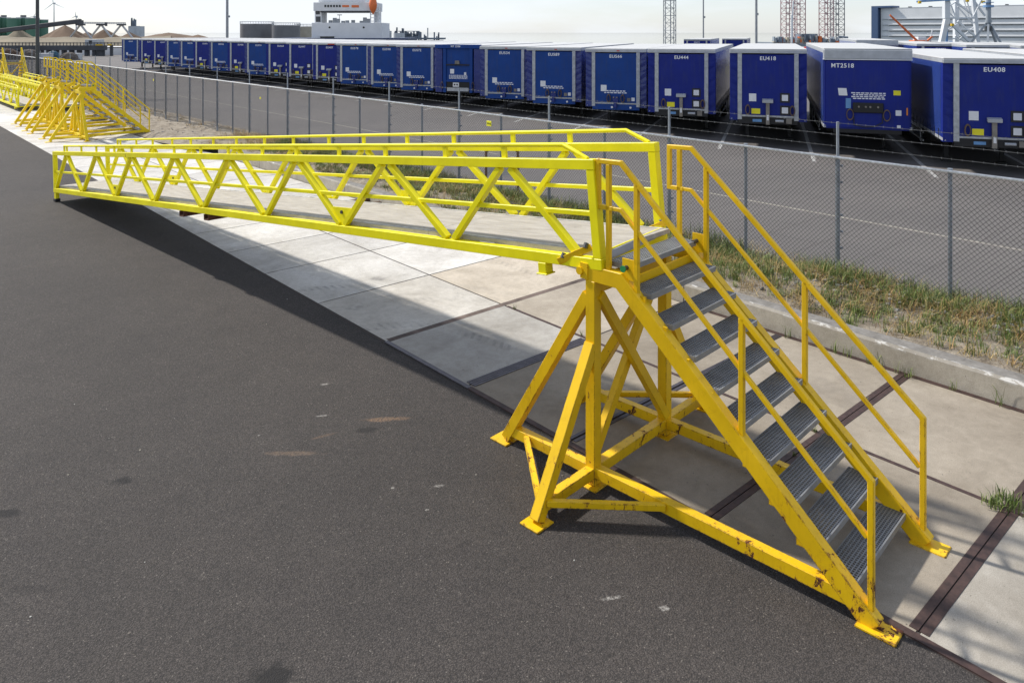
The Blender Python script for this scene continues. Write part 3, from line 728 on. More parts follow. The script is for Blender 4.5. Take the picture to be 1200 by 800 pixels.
def curtain_trailer(royal):
    t_ = thing('curtain_trailer', 'blue trailer', 'trailer', (0,0,0), 0, 'blue trailers parked in the yard')
    pan = M['royal'] if royal else M['mid']; cur = M['curtain'] if royal else M['curtain_b']
    m_ = MB(); m_.box(-.86,.86,.03,.09,ZB+.16,ZT-.17); obj('headboard', m_, pan, t_)
    for s_ in (-1, 1):
        m_ = MB(); m_.prism([(s_*.86,.0,ZB+.0),(s_*1.00,.0,ZB+.0),(s_*1.00,.0,ZT-.13),(s_*.86,.0,ZT-.13)], (0,.12,0)); obj('corner_post', m_, M['galv'], t_)
        # curtain end wrapped round the corner
        m_ = MB(); a, b = (s_*1.0, s_*(TW))
        ys = [.06,.05,.07,.05,.065,.05,.06,.05]
        n = 14
        for i in range(n+1):
            z = ZB-.03+(ZT-.13-ZB+.03)*i/n; w = .018*math.sin(i*2.1)
            m_.v += [Vector((a,.06+w,z)), Vector((b,.05-w*.4,z)), Vector((b,.34,z)), Vector((a,.34,z))]
        for i in range(n):
            for k in range(4): q = i*4; m_.f.append((q+k, q+(k+1)%4, q+4+(k+1)%4, q+4+k))
        m_.f += [(3,2,1,0), (n*4,n*4+1,n*4+2,n*4+3)]
        obj('curtain_end', m_, M['royal'] if royal else M['curtain_b'], t_)
    m_ = MB(); m_.box(-TW-.004,TW+.004,-.02,.13,ZT-.13,ZT-.012); hr = obj('front_rail', m_, M['rail_top'], t_, .01)
    m_ = MB(); m_.box(.05,.17,-.034,-.02,ZT-.09,ZT-.05); obj('marker_lamp', m_, M['red'] if not royal else M['rail_top'], hr)
    m_ = MB(); m_.box(-.86,.86,.012,.10,ZB+.10,ZB+.155); obj('lower_rail', m_, M['galv'], t_)
    m_ = MB(); m_.box(-.98,.98,.03,.16,ZB-.14,ZB+.098); bp = obj('front_beam', m_, M['chassis'] if royal else M['mid'], t_, .008)
    lab = MB(); lab.box(-.62,-.38,.018,.029,ZB+.62,ZB+.88); obj('document_label', lab, M['white'], t_)
    if royal:
        m_ = MB(); m_.box(-.54,-.25,.018,.029,ZB+.20,ZB+.38); obj('warning_label', m_, M['yellow'], t_)
        m_ = MB(); m_.box(-.06,.06,-.06,.02,ZB-.15,ZB+.62); cp = obj('coupling_post', m_, M['grime'], t_, .006)
        m_ = MB(); m_.prism([(-.18,-.1,ZB+.58),(.18,-.1,ZB+.58),(.18,-.1,ZB+.68),(-.18,-.1,ZB+.68)], (0,.12,.04)); obj('coupling_box', m_, M['rail_top'], cp, .006)
        m_ = MB(); m_.box(.0-.035,.035,-.066,-.061,ZB+.0,ZB+.18); obj('post_label', m_, M['white'], cp)
        for z0, z1 in ((ZB+.60,ZB+.92),(ZB+.18,ZB+.50)):
            m_ = MB(); m_.box(.40,.72,.012,.029,z0,z1); bk = obj('document_holder', m_, M['black'], t_)
            m_ = MB(); m_.box(.46,.66,.002,.011,z0+.06,z1-.06); obj('holder_sheet', m_, M['white'], bk)
        m_ = MB(); m_.cyl((.25,.0,ZB-.02),(.52,.0,ZB-.02),.045,n=10); obj('air_tank', m_, M['rail_top'], bp)
        m_ = MB(); m_.box(-.5,-.2,.015,.028,ZB-.07,ZB+.02); obj('plate_label', m_, M['ltblue'], bp)
        m_ = MB(); m_.box(.60,.78,-.01,.028,ZB-.10,ZB+.07); obj('junction_box', m_, M['grime'], bp)
        hoses = (-.33, .36) if False else (-.68, .82)
        hoses = (-.66, .80)
    else:
        m_ = MB()
        for r0, (x0, x1) in enumerate(((-.42,.42),(-.48,.48))):
            x = x0; z = ZB+.62-.075*r0
            while x < x1-.03:
                w = random.uniform(.06,.15); m_.box(x,min(x+w,x1),.022,.029,z,z+.042); x += w+.03
        obj('small_lettering', m_, M['letter'], t_)
        m_ = MB(); m_.box(-.12,.12,-.05,.02,ZB+.16,ZB+.42); m_.box(-.06,.06,-.07,.02,ZB-.05,ZB+.2); cp = obj('coupling_post', m_, M['curtain_b'], t_, .01)
        m_ = MB()
        for x in (-.07,.07): m_.cyl((x,-.08,ZB+.38),(x,-.02,ZB+.38),.03,n=8)
        obj('coupling_head', m_, M['grime'], cp)
        m_ = MB(); m_.box(.48,.62,.018,.029,ZB+.22,ZB+.36); obj('small_label', m_, M['grime'], t_)
        m_ = MB(); m_.box(.66,.79,.018,.029,ZB+.24,ZB+.38); obj('small_label', m_, M['white'], t_)
        m_ = MB()
        for x in (-.15,.62): m_.cyl((x,.0,ZB-.03),(x,.03,ZB-.03),.045,n=10)
        obj('lamp', m_, M['white'], bp)
        hoses = (-.28, .30)
    for x in hoses:
        m_ = MB(); m_.torus((x,-.03,ZB+.34),.16,.022,(0,1,0),.5); m_.torus((x,-.06,ZB+.34),.15,.022,(0,1,0),.42); obj('air_hose', m_, M['hose'], t_, smooth=True)
    body(t_, cur); running_gear(t_)
    return t_
def smooth_trailer():
    t_ = thing('box_front_trailer', 'blue trailer', 'trailer', (0,0,0), 0, 'blue trailers parked in the yard')
    m_ = MB(); m_.box(-TW+.02,TW-.02,.0,.30,ZB-.02,ZT-.30); obj('headboard', m_, M['royal'], t_, .05, 2)
    m_ = MB(); m_.box(-TW-.004,TW+.004,-.02,.32,ZT-.295,ZT-.012); f = obj('front_rail', m_, M['rail_top'], t_, .02)
    m_ = MB(); m_.box(-TW-.008,TW+.008,-.026,.32,ZT-.32,ZT-.297); obj('rail_lip', m_, M['white'], f)
    m_ = MB(); m_.prism([(-.82,-.012,ZB+.98),(-.57,-.012,ZB+.98),(-.60,-.012,ZB+1.2),(-.85+.0,-.012,ZB+1.2)], (0,.011,0)); obj('document_label', m_, M['white'], t_)
    m_ = MB(); m_.box(-.62,-.47,-.012,-.001,ZB+.60,ZB+.90); obj('striped_label', m_, M['ltblue'], t_)
    m_ = MB(); m_.box(.74,.94,-.012,-.001,ZB+1.02,ZB+1.16); obj('warning_label', m_, M['yellow'], t_)
    m_ = MB()
    for r0 in range(4):
        x = -.46+.05*(r0%2)
        while x < .5:
            w = random.uniform(.05,.13); m_.box(x,min(x+w,.52),-.008,-.001,ZB+1.05-.055*r0,ZB+1.08-.055*r0); x += w+.025
    obj('small_lettering', m_, M['letter'], t_)
    m_ = MB(); m_.box(-.42,.46,-.07,-.001,ZB+.48,ZB+.78); pn = obj('coupling_panel', m_, M['chassis'], t_, .02)
    m_ = MB()
    for x in (-.25,-.05,.08,.3): m_.cyl((x,-.10,ZB+.66),(x,-.06,ZB+.66),.03,n=8)
    obj('coupling_head', m_, M['grime'], pn)
    m_ = MB(); m_.sweep([(-.4,-.03,ZB+.5),(-.38,-.05,ZB+.12),(-.1,-.06,ZB+.06),(.2,-.06,ZB+.08),(.42,-.05,ZB+.2),(.44,-.03,ZB+.5)], (0,1,0), .03, round_=8); obj('cable', m_, M['black'], t_, smooth=True)
    for x in (-.5, .55):
        m_ = MB(); m_.torus((x,-.05,ZB+.42),.16,.022,(0,1,0),.6); obj('air_hose', m_, M['hose'], t_, smooth=True)
    m_ = MB(); m_.box(.80,.96,-.012,-.001,ZB+.42,ZB+.58); m_.box(.84,.94,-.012,-.001,ZB+.06,ZB+.14); obj('small_label', m_, M['white'], t_)
    m_ = MB(); m_.box(1.10,1.14,-.012,-.001,ZB+.44,ZB+.66); obj('amber_reflector', m_, M['amber'], t_)
    m_ = MB(); m_.box(-.98,.98,.06,.16,ZB-.14,ZB-.022); obj('front_beam', m_, M['chassis'], t_)
    body(t_, M['curtain']); running_gear(t_)
    return t_
def frame_trailer():
    t_ = thing('frame_front_trailer', 'blue trailer', 'trailer', (0,0,0), 0, 'blue trailers parked in the yard')
    m_ = MB(); m_.box(-.66,.66,.04,.10,ZB+.5,ZT-.16); obj('headboard', m_, M['mid'], t_)
    m_ = MB(); m_.box(-TW-.01,TW+.01,-.06,.12,ZT-.15,ZT+.06); obj('front_rail', m_, M['mid'], t_, .01)
    for s_ in (-1, 1):
        m_ = MB(); m_.box(min(s_*.66,s_*.82),max(s_*.66,s_*.82),-.02,.14,ZB-.05,ZT-.155); obj('corner_post', m_, M['mid'], t_)
        m_ = MB(); m_.box(min(s_*.87,s_*TW),max(s_*.87,s_*TW),.02,.32,ZB-.05,ZT-.155); obj('curtain_end', m_, M['curtain_b'], t_, .02)
        m_ = MB(); m_.torus((s_*.86,-.06,ZB+.32),.17,.022,(0,1,0),.4); obj('air_hose', m_, M['hose'], t_, smooth=True)
    m_ = MB(); m_.box(-.655,.655,-.03,.035,ZB+1.35,ZB+1.41); sh = obj('ledge', m_, M['chassis'], t_)
    m_ = MB(); m_.prism([(-.16,-.035,ZB+1.42),(.10,-.035,ZB+1.42),(.08,-.035,ZB+1.6),(-.14,-.035,ZB+1.6)], (0,.06,0)); obj('placard', m_, M['grime'], sh)
    m_ = MB(); m_.box(-.655,.655,-.02,.035,ZB+.50,ZB+.58); obj('lower_rail', m_, M['mid'], t_)
    m_ = MB(); m_.box(-.64,.64,.02,.12,ZB-.06,ZB+.49); eq = obj('equipment_bay', m_, M['chassis'], t_)
    m_ = MB(); m_.box(-.6,.6,-.01,.019,ZB+.02,ZB+.20); obj('valve_panel', m_, M['rail_top'], eq)
    m_ = MB(); m_.box(-.27,.07,-.01,.019,ZB+.24,ZB+.46); obj('coupling_plate', m_, M['white'], eq)
    m_ = MB()
    for x in (-.17,-.03): m_.cyl((x,-.04,ZB+.36),(x,-.011,ZB+.36),.04,n=8)
    obj('coupling_head', m_, M['chassis'], eq)
    m_ = MB(); m_.box(-.44,-.22,.028,.039,ZB+.92,ZB+1.16); m_.box(.34,.46,.028,.039,ZB+.86,ZB+1.0); obj('document_label', m_, M['white'], t_)
    m_ = MB()
    for r0 in range(4):
        x = -.5
        while x < .5: w = random.uniform(.05,.13); m_.box(x,min(x+w,.52),.032,.039,ZB+.82-.055*r0,ZB+.85-.055*r0); x += w+.025
    obj('small_lettering', m_, M['letter'], t_)
    body(t_, M['curtain_b']); running_gear(t_)
    return t_
RYAL = R(-60.4)
pL = curtain_trailer(False); pR = curtain_trailer(True); pM = smooth_trailer(); pF = frame_trailer()
used = {}; PEND = []
def place_trailer(kind, loc, label, txt=None, red=False, extra=None):
    src = dict(L=pL, R=pR, M=pM, F=pF)[kind]
    if kind not in used: used[kind] = 1; t_ = src; t_.location = loc; t_.rotation_euler = (0,0,RYAL); t_['label'] = label
    else: t_ = copy_tree(src, loc, (0,0,RYAL), label)
    PEND.append((t_, kind, txt, red)); return t_
def finish_trailer(t_, kind, txt, red):
    if txt:
        sz = .178 if kind != 'F' else .13
        o = bpy.data.objects.new('fleet_number', text_mesh(txt, sz)); C.objects.link(o); o.parent = t_
        o.location = {'M': (-.72,-.008,ZT-.50), 'F': (-.1,-.066,ZT-.04)}.get(kind, (.0,.022,ZT-.305))
    if red:
        m_ = MB(); m_.box(-.1,.4,-.04,-.021,ZT-.125,ZT-.05); obj('red_plate', m_, M['red'], t_)
#R
right = Vector((.494, -.869, 0))
def row_loc(u_): return Pw(ROWX, u_)+right*TW
ordw = ['first','second','third','fourth','fifth','sixth','seventh','eighth','ninth','tenth','eleventh','twelfth','thirteenth','fourteenth','fifteenth']
kinds = 'LRRLLRLRLRRRLLLFLLLRRMRR'
nums = ['EU558','EU412','EU437','EU521','EU546','EU451','EU536','EU405','EU574','EU460','EU447','EU401','EU578','EU590','EU572','MT 2508','EU534','EU589','EU566','EU444','EU418','MT2518','EU408','EU414']
LPOS = {}
for i, (k, u_, n_) in enumerate(zip(kinds, TU, nums)):
    col = 'royal blue' if k in 'RM' else 'mid blue'
    if i < 15: lab = f'{col} curtain trailer, {ordw[i]} from the far left end of the parked row'
    elif k == 'F': lab = 'mid blue framed trailer with a recessed front, just left of the middle of the row'
    elif i == 16: lab = 'mid blue curtain trailer standing directly right of the framed trailer'
    elif i == 17: lab = 'mid blue curtain trailer marked EU589 with tall grey corner posts'
    elif i == 18: lab = 'mid blue curtain trailer marked EU566 left of the one marked EU444'
    elif k == 'M': lab = 'royal blue trailer marked MT2518 with a smooth front and deep grey top'
    elif i == 23: lab = 'royal blue trailer at the right edge, only its pale roof showing past EU408'
    else: lab = f'royal blue curtain trailer marked {n_} with grey corner posts'
    t_ = place_trailer(k, row_loc(u_), lab, n_, red=(i == 11)); t_.scale = (1, 1, {19: 1.012, 20: 1.03, 21: 1.05, 22: .985}.get(i, 1.0))
# the second row, standing behind
for px, d, k, n_, lab in ((1003,51,'M',None,'blue trailer in the back row, dark grey top showing above MT2518'),
                       (1074,45.5,'R','EU433','blue curtain trailer in the back row, above the left half of EU408'),
                       (1132,41.5,'R','EU427','blue curtain trailer in the back row beneath the grey crane column'),
                       (1196,39,'R',None,'blue curtain trailer in the back row at the right edge'),
                       (801,76,'R','EU419','blue curtain trailer in the back row, showing above the roof of EU444'),
                       (846,82,'R',None,'blue curtain trailer in the back row, left of the roof of EU418')):
    place_trailer(k, far(px, d)+right*TW, lab, n_)
for a_ in PEND: finish_trailer(*a_)

# ================================================================== VEGETATION, GRAVEL, LITTER
def scatter_blades(name, spots, cols, hmin, hmax, per, spread, lab, lean=(.1,.75)):
    mb_ = MB(); tt = []
    for (x, y, z, s_) in spots:
        for _ in range(per):
            a = random.uniform(0, 6.283); rr = random.random()**.7*spread*s_; bx, by = x+math.cos(a)*rr, y+math.sin(a)*rr
            h = random.uniform(hmin, hmax)*s_; la = random.uniform(0, 6.283); ln_ = random.uniform(*lean)*h; w = random.uniform(.0022,.005); h *= max(.25, 1-.5*(ln_/h)**2/1.2)
            sx, sy = -math.sin(la)*w, math.cos(la)*w; dx, dy = math.cos(la)*ln_, math.sin(la)*ln_
            o = len(mb_.v)
            mb_.v += [Vector((bx-sx,by-sy,z)),Vector((bx+sx,by+sy,z)),Vector((bx+sx*.7+dx*.35,by+sy*.7+dy*.35,z+h*.6)),Vector((bx-sx*.7+dx*.35,by-sy*.7+dy*.35,z+h*.6)),Vector((bx+dx,by+dy,z+h*random.uniform(.7,1)))]
            mb_.f += [(o,o+1,o+2,o+3),(o+3,o+2,o+4)]
            c = Vector(random.choice(cols))*random.uniform(.7,1.3); tt += [tuple(c)]*5
    me = bpy.data.meshes.new(name); me.from_pydata([tuple(v) for v in mb_.v], [], mb_.f); me.materials.append(M['blade'])
    o = bpy.data.objects.new(name, me); C.objects.link(o); with_tint(o, tt); return o
GREEN = [(.10,.15,.022),(.14,.20,.035),(.18,.22,.055),(.08,.12,.025)]; DRY = [(.36,.26,.10),(.44,.33,.14),(.28,.20,.075),(.38,.23,.08)]
def spot(v, u, s=1): p = Pw(v, u); return (p.x, p.y, hz(v, u)-.005, s)
gs = []; ds = []
for _ in range(2500):
    u_ = random.uniform(-1,30); v_ = random.choice((random.gauss(14.0,.35), random.gauss(13.2,.5), random.uniform(12.1,14.8)))
    if 12.05 < v_ < 15.1: gs.append(spot(v_, u_, random.uniform(.5,1.1)*(1.15 if v_ > 13.5 else .75)))
for _ in range(1700):
    u_ = random.uniform(-1,34); v_ = random.choice((random.gauss(13.8,.4), random.uniform(12.1,15.0)))
    if 12.05 < v_ < 15.2: ds.append(spot(v_, u_, random.uniform(.5,1.1)))
for _ in range(120): ds.append(spot(random.gauss(14.6,.5), random.uniform(30,70), random.uniform(.5,.9)))
tag(scatter_blades('grass', gs, GREEN, .10, .36, 22, .14, '', (.15,1.0)), 'tufts of green grass growing along the fence and kerb', 'grass', kind='stuff')
tag(scatter_blades('dry_grass', ds, DRY, .10, .34, 24, .20, '', (.5,1.3)), 'dry straw coloured grass matted along the fence', 'grass', kind='stuff')
ws = []
for u_ in (1.2,1.9,2.6,2.9,3.3,3.9,4.4,4.6,4.8,5.0,5.35,5.6,6.3,7.9,9.0,10.3): p = Pw(11.58, u_+random.uniform(-.1,.1)); ws.append((p.x,p.y,.005,random.uniform(.5,1)))
for v_, u_ in ((9.12,10.2),(9.15,8.6),(9.12,6.1),(9.1,4.6),(8.4,4.5),(10.3,4.5),(11.5,4.45)): p = Pw(v_,u_); ws.append((p.x,p.y,.008,.28))
tag(scatter_blades('kerb_weeds', ws, GREEN, .10, .36, 11, .08, ''), 'thin green weeds sprouting along the foot of the kerb', 'weeds', kind='stuff')
p = Pw(9.12,2.5)
w1 = scatter_blades('grass_tuft', [(0,0,0,1),(.1,.08,0,.8),(-.05,.12,0,.7)], GREEN, .07, .20, 60, .12, ''); w1.location = (p.x,p.y,.01)
tag(w1, 'low green tuft growing where the slab joints cross at the right edge', 'tuft')

def stones(name, pts, cols):
    mb_ = MB(); tt = []
    t_ = (1+5**.5)/2; iv = [Vector(v).normalized() for v in ((-1,t_,0),(1,t_,0),(-1,-t_,0),(1,-t_,0),(0,-1,t_),(0,1,t_),(0,-1,-t_),(0,1,-t_),(t_,0,-1),(t_,0,1),(-t_,0,-1),(-t_,0,1))]
    fi = [(0,11,5),(0,5,1),(0,1,7),(0,7,10),(0,10,11),(1,5,9),(5,11,4),(11,10,2),(10,7,6),(7,1,8),(3,9,4),(3,4,2),(3,2,6),(3,6,8),(3,8,9),(4,9,5),(2,4,11),(6,2,10),(8,6,7),(9,8,1)]
    for (x, y, z, s_) in pts:
        sc = (s_*random.uniform(.7,1.3), s_*random.uniform(.7,1.3), s_*random.uniform(.5,.9)); rot = Matrix.Rotation(random.uniform(0,6.28),3,'Z')
        o = len(mb_.v)
        for v in iv: q = rot @ Vector((v.x*sc[0]*random.uniform(.8,1.15), v.y*sc[1]*random.uniform(.8,1.15), v.z*sc[2])); mb_.v.append(Vector((x,y,z))+q)
        mb_.f += [tuple(i+o for i in f) for f in fi]; c = Vector(random.choice(cols))*random.uniform(.7,1.25); tt += [tuple(c)]*12
    me = bpy.data.meshes.new(name); me.from_pydata([tuple(v) for v in mb_.v], [], mb_.f); me.materials.append(M['stone'])
    o = bpy.data.objects.new(name, me); C.objects.link(o); with_tint(o, tt); return o
ps = []
for _ in range(5200):
    u_ = random.uniform(-1,26); v_ = random.gauss(14.2,.5)
    if 12.1 < v_ < 15.4:
        x = spot(v_, u_); ps.append((x[0],x[1],x[2]+.008,random.choice((.014,.02,.028,.04))))
for _ in range(1500):
    u_ = random.uniform(-1,8.5); v_ = random.gauss(14.1,.28); x = spot(v_, u_); ps.append((x[0],x[1],x[2]+.03,random.choice((.025,.035,.045))))
for _ in range(900):
    u_ = random.uniform(26,66); v_ = random.uniform(11.4,15.2); x = spot(v_, u_); ps.append((x[0],x[1],x[2]+.008,random.choice((.012,.018,.03))))
tag(stones('gravel', ps, [(.20,.195,.19),(.27,.26,.25),(.14,.135,.13),(.34,.33,.31),(.20,.15,.11)]), 'grey gravel and pebbles strewn along the fence', 'gravel', kind='stuff')
ps = []
for _ in range(100):
    v_ = random.uniform(-3, 6.4); u_ = random.uniform(1.0, 14); p = Pw(v_, u_); ps.append((p.x, p.y, .003, random.choice((.003,.004,.005,.008))))
tag(stones('grit', ps, [(.5,.48,.43),(.42,.38,.3),(.2,.18,.16)]), 'pale stone chips scattered over the asphalt', 'grit', kind='stuff')

# ================================================================== FAR BACKGROUND
def slab3(name, a, b, z0, z1, depth, mat, parent=None, bev=0.0):
    """upright block whose front runs from a to b"""
    a = Vector((a.x,a.y,0)); b = Vector((b.x,b.y,0)); d = (b-a).normalized(); n_ = Vector((-d.y,d.x,0))*depth
    m_ = MB(); m_.prism([a+Vector((0,0,z0)), b+Vector((0,0,z0)), b+n_+Vector((0,0,z0)), a+n_+Vector((0,0,z0))], (0,0,z1-z0)); return obj(name, m_, mat, parent, bev)
def zat(y, d): return HC-(y-38)*d/898
# slim light poles
M['pole'] = simple('grey_pole_steel', (.30,.32,.34), .5, .3)
for px, d, r0, lab in ((266,115,.16,'slim grey floodlight pole above the left end of the trailer row'), (824,120,.09,'slim grey pole right of the lattice mast'), (886,100,.13,'slim grey pole above the trailer marked EU418')):
    t_ = thing('light_pole', lab, 'pole', far(px,d), 0, 'light poles in the yard'); m_ = MB(); m_.cyl((0,0,0),(0,0,20),r0*1.3,r0,10); obj('pole', m_, M['pole'], t_, smooth=True)
    m_ = MB(); m_.box(-.8,.8,-.2,.2,19.9,20.1); obj('lamp_head', m_, M['pole'], t_)
    m_ = MB(); m_.box(.1,.4,-.1,.1,6.2,6.5); obj('bracket', m_, M['pole'], t_)
# lattice mast
def lattice(m_, c, w, z0, z1, step, r, xb=True, rot=0.0):
    cs = [Vector((c.x,c.y,0))+Matrix.Rotation(rot,3,'Z')@Vector((i*w/2,j*w/2,0)) for i, j in ((-1,-1),(1,-1),(1,1),(-1,1))]
    for p in cs: m_.cyl(p+Vector((0,0,z0)), p+Vector((0,0,z1)), r*1.6, n=6)
    z = z0; k = 0
    while z < z1-.01:
        for i in range(4):
            a, b = cs[i], cs[(i+1)%4]; m_.bar(a+Vector((0,0,z)), b+Vector((0,0,z)), r*1.5)
            if xb: 
                if k % 2: a, b = b, a
                m_.bar(a+Vector((0,0,z)), b+Vector((0,0,min(z+step,z1))), r*1.2)
        z += step; k += 1
t_ = thing('lattice_mast', 'open grey lattice mast standing beyond the trailers left of centre right', 'mast', far(784.5,150)); m_ = MB(); lattice(m_, Vector((0,0,0)), 2.0, 0, 30, 1.45, .055, True, R(48)); obj('lattice', m_, M['pole'], t_)
t_['label'] = 'open grey lattice mast standing above the trailer marked EU444'
m_ = MB(); m_.box(-1.5,1.5,-1.5,1.5,0,.4); obj('base', m_, M['kerb'], t_)
m_ = MB(); m_.cyl((0.3,0,0.4),(0.3,0,30),.11,n=6); obj('ladder', m_, M['pole'], t_)

# grey storage tanks
M['tankgrey'] = simple('grey_tank_steel', (.17,.17,.175), .6, .1, .12, .3); M['tankbeige'] = simple('beige_tank_steel', (.42,.37,.29), .6, 0, .12, .5); M['lightsteel'] = simple('pale_industrial_steel', (.45,.47,.49), .6, 0, .2, .2)
for x0, x1, y, d, m, lab in ((282,320,28.5,340,'tankgrey','wide grey storage tank, left of the pair behind the row'), (319,351,30,330,'tankgrey','grey storage tank, right of the pair and beside the beige tank'), (345,366,31.5,350,'tankbeige','beige storage tank touching the white ship in the view')):
    c = far((x0+x1)/2, d); rr = (x1-x0)/2*d/898; h = zat(y, d)
    t_ = thing('storage_tank', lab, 'tank', c, 0, 'storage tanks across the yard'); m_ = MB(); m_.cyl((0,0,0),(0,0,h),rr,n=40); sh = obj('shell', m_, M[m], t_, smooth=True)
    m_ = MB(); m_.cyl((0,0,h),(0,0,h+rr*.10),rr*1.01,rr*.2,40); obj('roof', m_, M['lightsteel'], t_, smooth=True)
    m_ = MB()
    for k in range(40):
        a = 6.283*k/40; a2 = 6.283*(k+1)/40; p = Vector((math.cos(a)*rr, math.sin(a)*rr, h)); q = Vector((math.cos(a2)*rr, math.sin(a2)*rr, h))
        m_.bar(p, p+Vector((0,0,1.1)), .10); m_.bar(p+Vector((0,0,1.1)), q+Vector((0,0,1.1)), .10, e=.05)
    obj('guard_rail', m_, M['pole'], t_)

# the white ship
M['shipwhite'] = simple('ship_white_paint', (.72,.73,.74), .5, 0, .06, .4); M['orange'] = simple('orange_paint', (.75,.17,.04), .5); M['hull'] = simple('dark_blue_hull', (.03,.05,.12), .5); M['glass'] = simple('dark_window_glass', (.02,.025,.03), .15)
D = 230; sx = lambda x: (x-407)*D/898
ship = thing('ship', 'white ship superstructure with open bridge and orange lifeboat beyond the row', 'ship', far(407,D), R(-41.6))
def shipbox(n, x0, x1, y0, y1, dy0, dy1, mat, parent=ship, bev=.05):
    m_ = MB(); m_.box(sx(x0), sx(x1), dy0, dy1, zat(y1,D), zat(y0,D)); return obj(n, m_, mat, parent, bev)
m_ = MB(); m_.prism([(sx(330),-4,-4),(sx(470),-4,-4),(sx(480),-4,2.2),(sx(322),-4,2.2)], (0,24,0)); obj('hull', m_, M['hull'], ship)
blk = shipbox('deckhouse', 365, 447.5, 27, 50, 0, 14, M['shipwhite'])
for x in (386, 426):
    m_ = MB(); m_.cyl((sx(x),-.06,zat(32.5,D)),(sx(x),.02,zat(32.5,D)),.30,n=14); obj('porthole', m_, M['glass'], blk)
shipbox('doorway', 375, 391.5, 43, 48, -.05, .02, M['glass'], blk, 0)
shipbox('door_frame', 373, 393, 41.8, 42.9, -.12, .02, M['shipwhite'], blk, 0)
shipbox('bridge', 366, 440, 3, 13, 1, 12, M['shipwhite']); shipbox('bridge_underside', 374, 432, 13.2, 14.6, 1.2, 11.8, M['darkgrey'])
shipbox('upper_deck', 370, 425, -9, 2.6, 3, 12, M['shipwhite'])
m_ = MB(); x = 379
while x < 399: m_.box(sx(x),sx(x+2.2),.9,1.02,zat(8.6,D),zat(6,D)); x += 3.4
obj('window_band', m_, M['glass'], ship)
m_ = MB(); m_.box(sx(400),sx(408),.9,1.02,zat(8.6,D),zat(6.2,D)); m_.box(sx(411),sx(419.5),.9,1.02,zat(9,D),zat(6.2,D)); obj('orange_panel', m_, M['orange'], ship)
tw = shipbox('bridge_wing', 366.5, 374.5, 10, 27, 2, 9, M['shipwhite'])
shipbox('wing_opening', 368, 372.5, 11, 17, 1.9, 1.99, M['darkgrey'], tw, 0); shipbox('wing_opening', 368, 373.5, 19.5, 26, 1.9, 1.99, M['darkgrey'], tw, 0)
m_ = MB()
for x in (432.5, 437, 441.5, 444.5): m_.box(sx(x)-.14,sx(x)+.14,2,2.3,zat(27,D),zat(8 if x > 440 else -2,D))
for y in (13, 17, 21, 25): m_.box(sx(432),sx(445),2.02,2.2,zat(y,D)-.1,zat(y,D)+.1)
m_.box(sx(436),sx(442),3,6,zat(26.5,D),zat(14,D)); obj('davit_frame', m_, M['shipwhite'], ship)
m_ = MB()
hgt = [(-3,.5),(0,.85),(3.5,1.0),(7,1.05),(11,.88),(14,.5),(17,.12)]
for y, r0 in hgt:
    for k in range(10): a = 6.283*k/10; m_.v.append(Vector((sx(436.5)+math.cos(a)*r0*1.15, .6+math.sin(a)*r0*1.1, zat(y,D))))
for i in range(len(hgt)-1):
    for k in range(10): m_.f.append((i*10+k,i*10+(k+1)%10,(i+1)*10+(k+1)%10,(i+1)*10+k))
m_.f += [tuple(range(10))[::-1], tuple(range(60,70))]
lb_ = obj('lifeboat', m_, M['orange'], ship, smooth=True)
m_ = MB()
for x, h in ((383,3.2),(388,6),(392,5),(398,2.5),(403,3),(410,3.4),(424,6.5),(428,5),(420,2.5)): m_.box(sx(x)-.5,sx(x)+.5,4,5,zat(27,D),zat(27-h,D))
m_.cyl((sx(394),4,zat(27,D)),(sx(394),4,zat(17,D)),.09,n=6); m_.bar((sx(391.5),4,zat(17.5,D)),(sx(397),4,zat(17.5,D)),.25)
obj('deck_gear', m_, M['lightsteel'], ship)

# refinery skyline right of the ship
M['ind'] = simple('blue_grey_plant', (.16,.19,.23), .7, 0, .3, .2)
for x0, x1, y, d, m, dp, lab in ((447,456,36.5,420,'lightsteel',8,'small pale process building right of the ship'), (461,474,39,400,'lightsteel',10,'squat white process tank right of the ship'), (487,520,44.6,420,'ind',12,'long low blue grey plant building at the end of the skyline'), (150,162,28,600,'lightsteel',10,'tall hazy grey plant block behind the sand piles')):
    t_ = thing('process_plant', lab, 'plant', far((x0+x1)/2,d), R(-41.6), 'industrial plant on the skyline'); w = (x1-x0)/2*d/898
    m_ = MB()
    if m == 'lightsteel' and x0 > 460: m_.cyl((0,0,0),(0,0,zat(y,d)),w,n=24)
    else: m_.box(-w,w,0,dp,0,zat(y+(3 if x0 == 150 else 0),d))
    obj('block', m_, M[m], t_)
    m_ = MB()
    for k in range(9): 
        x = random.uniform(-w*.9,w*.9); h = random.uniform(.5,3.2)*d/420; m_.box(x-.35,x+.35,1,2,zat(y+3,d),zat(y,d)+h)
    m_.box(-w*.9-.35,w*.9+.35,1.1,1.9,zat(y+3,d)-.1,zat(y+3,d)+.15)
    obj('pipework', m_, M['ind'], t_)
t_ = thing('pipe_rack_plant', 'tangle of dark blue grey pipe racks on the skyline right of the ship', 'plant', far(481,430), R(-41.6)); m_ = MB()
for k in range(46):
    x = random.uniform(-7,5); h = zat(random.uniform(37,45),430); m_.box(x-.3,x+.3,random.uniform(0,4),random.uniform(4.5,6),0,h)
for z in (1.5,3,4.5): m_.box(-7,5,0,.5,z-.2,z+.2)
obj('pipe_rack', m_, M['ind'], t_); m_ = MB(); m_.cyl((9.6,0,0),(9.6,0,zat(33,430)),.3,n=8); m_.cyl((-4.5,0,0),(-4.5,0,zat(34,430)),.35,n=8); obj('stack', m_, M['ind'], t_)

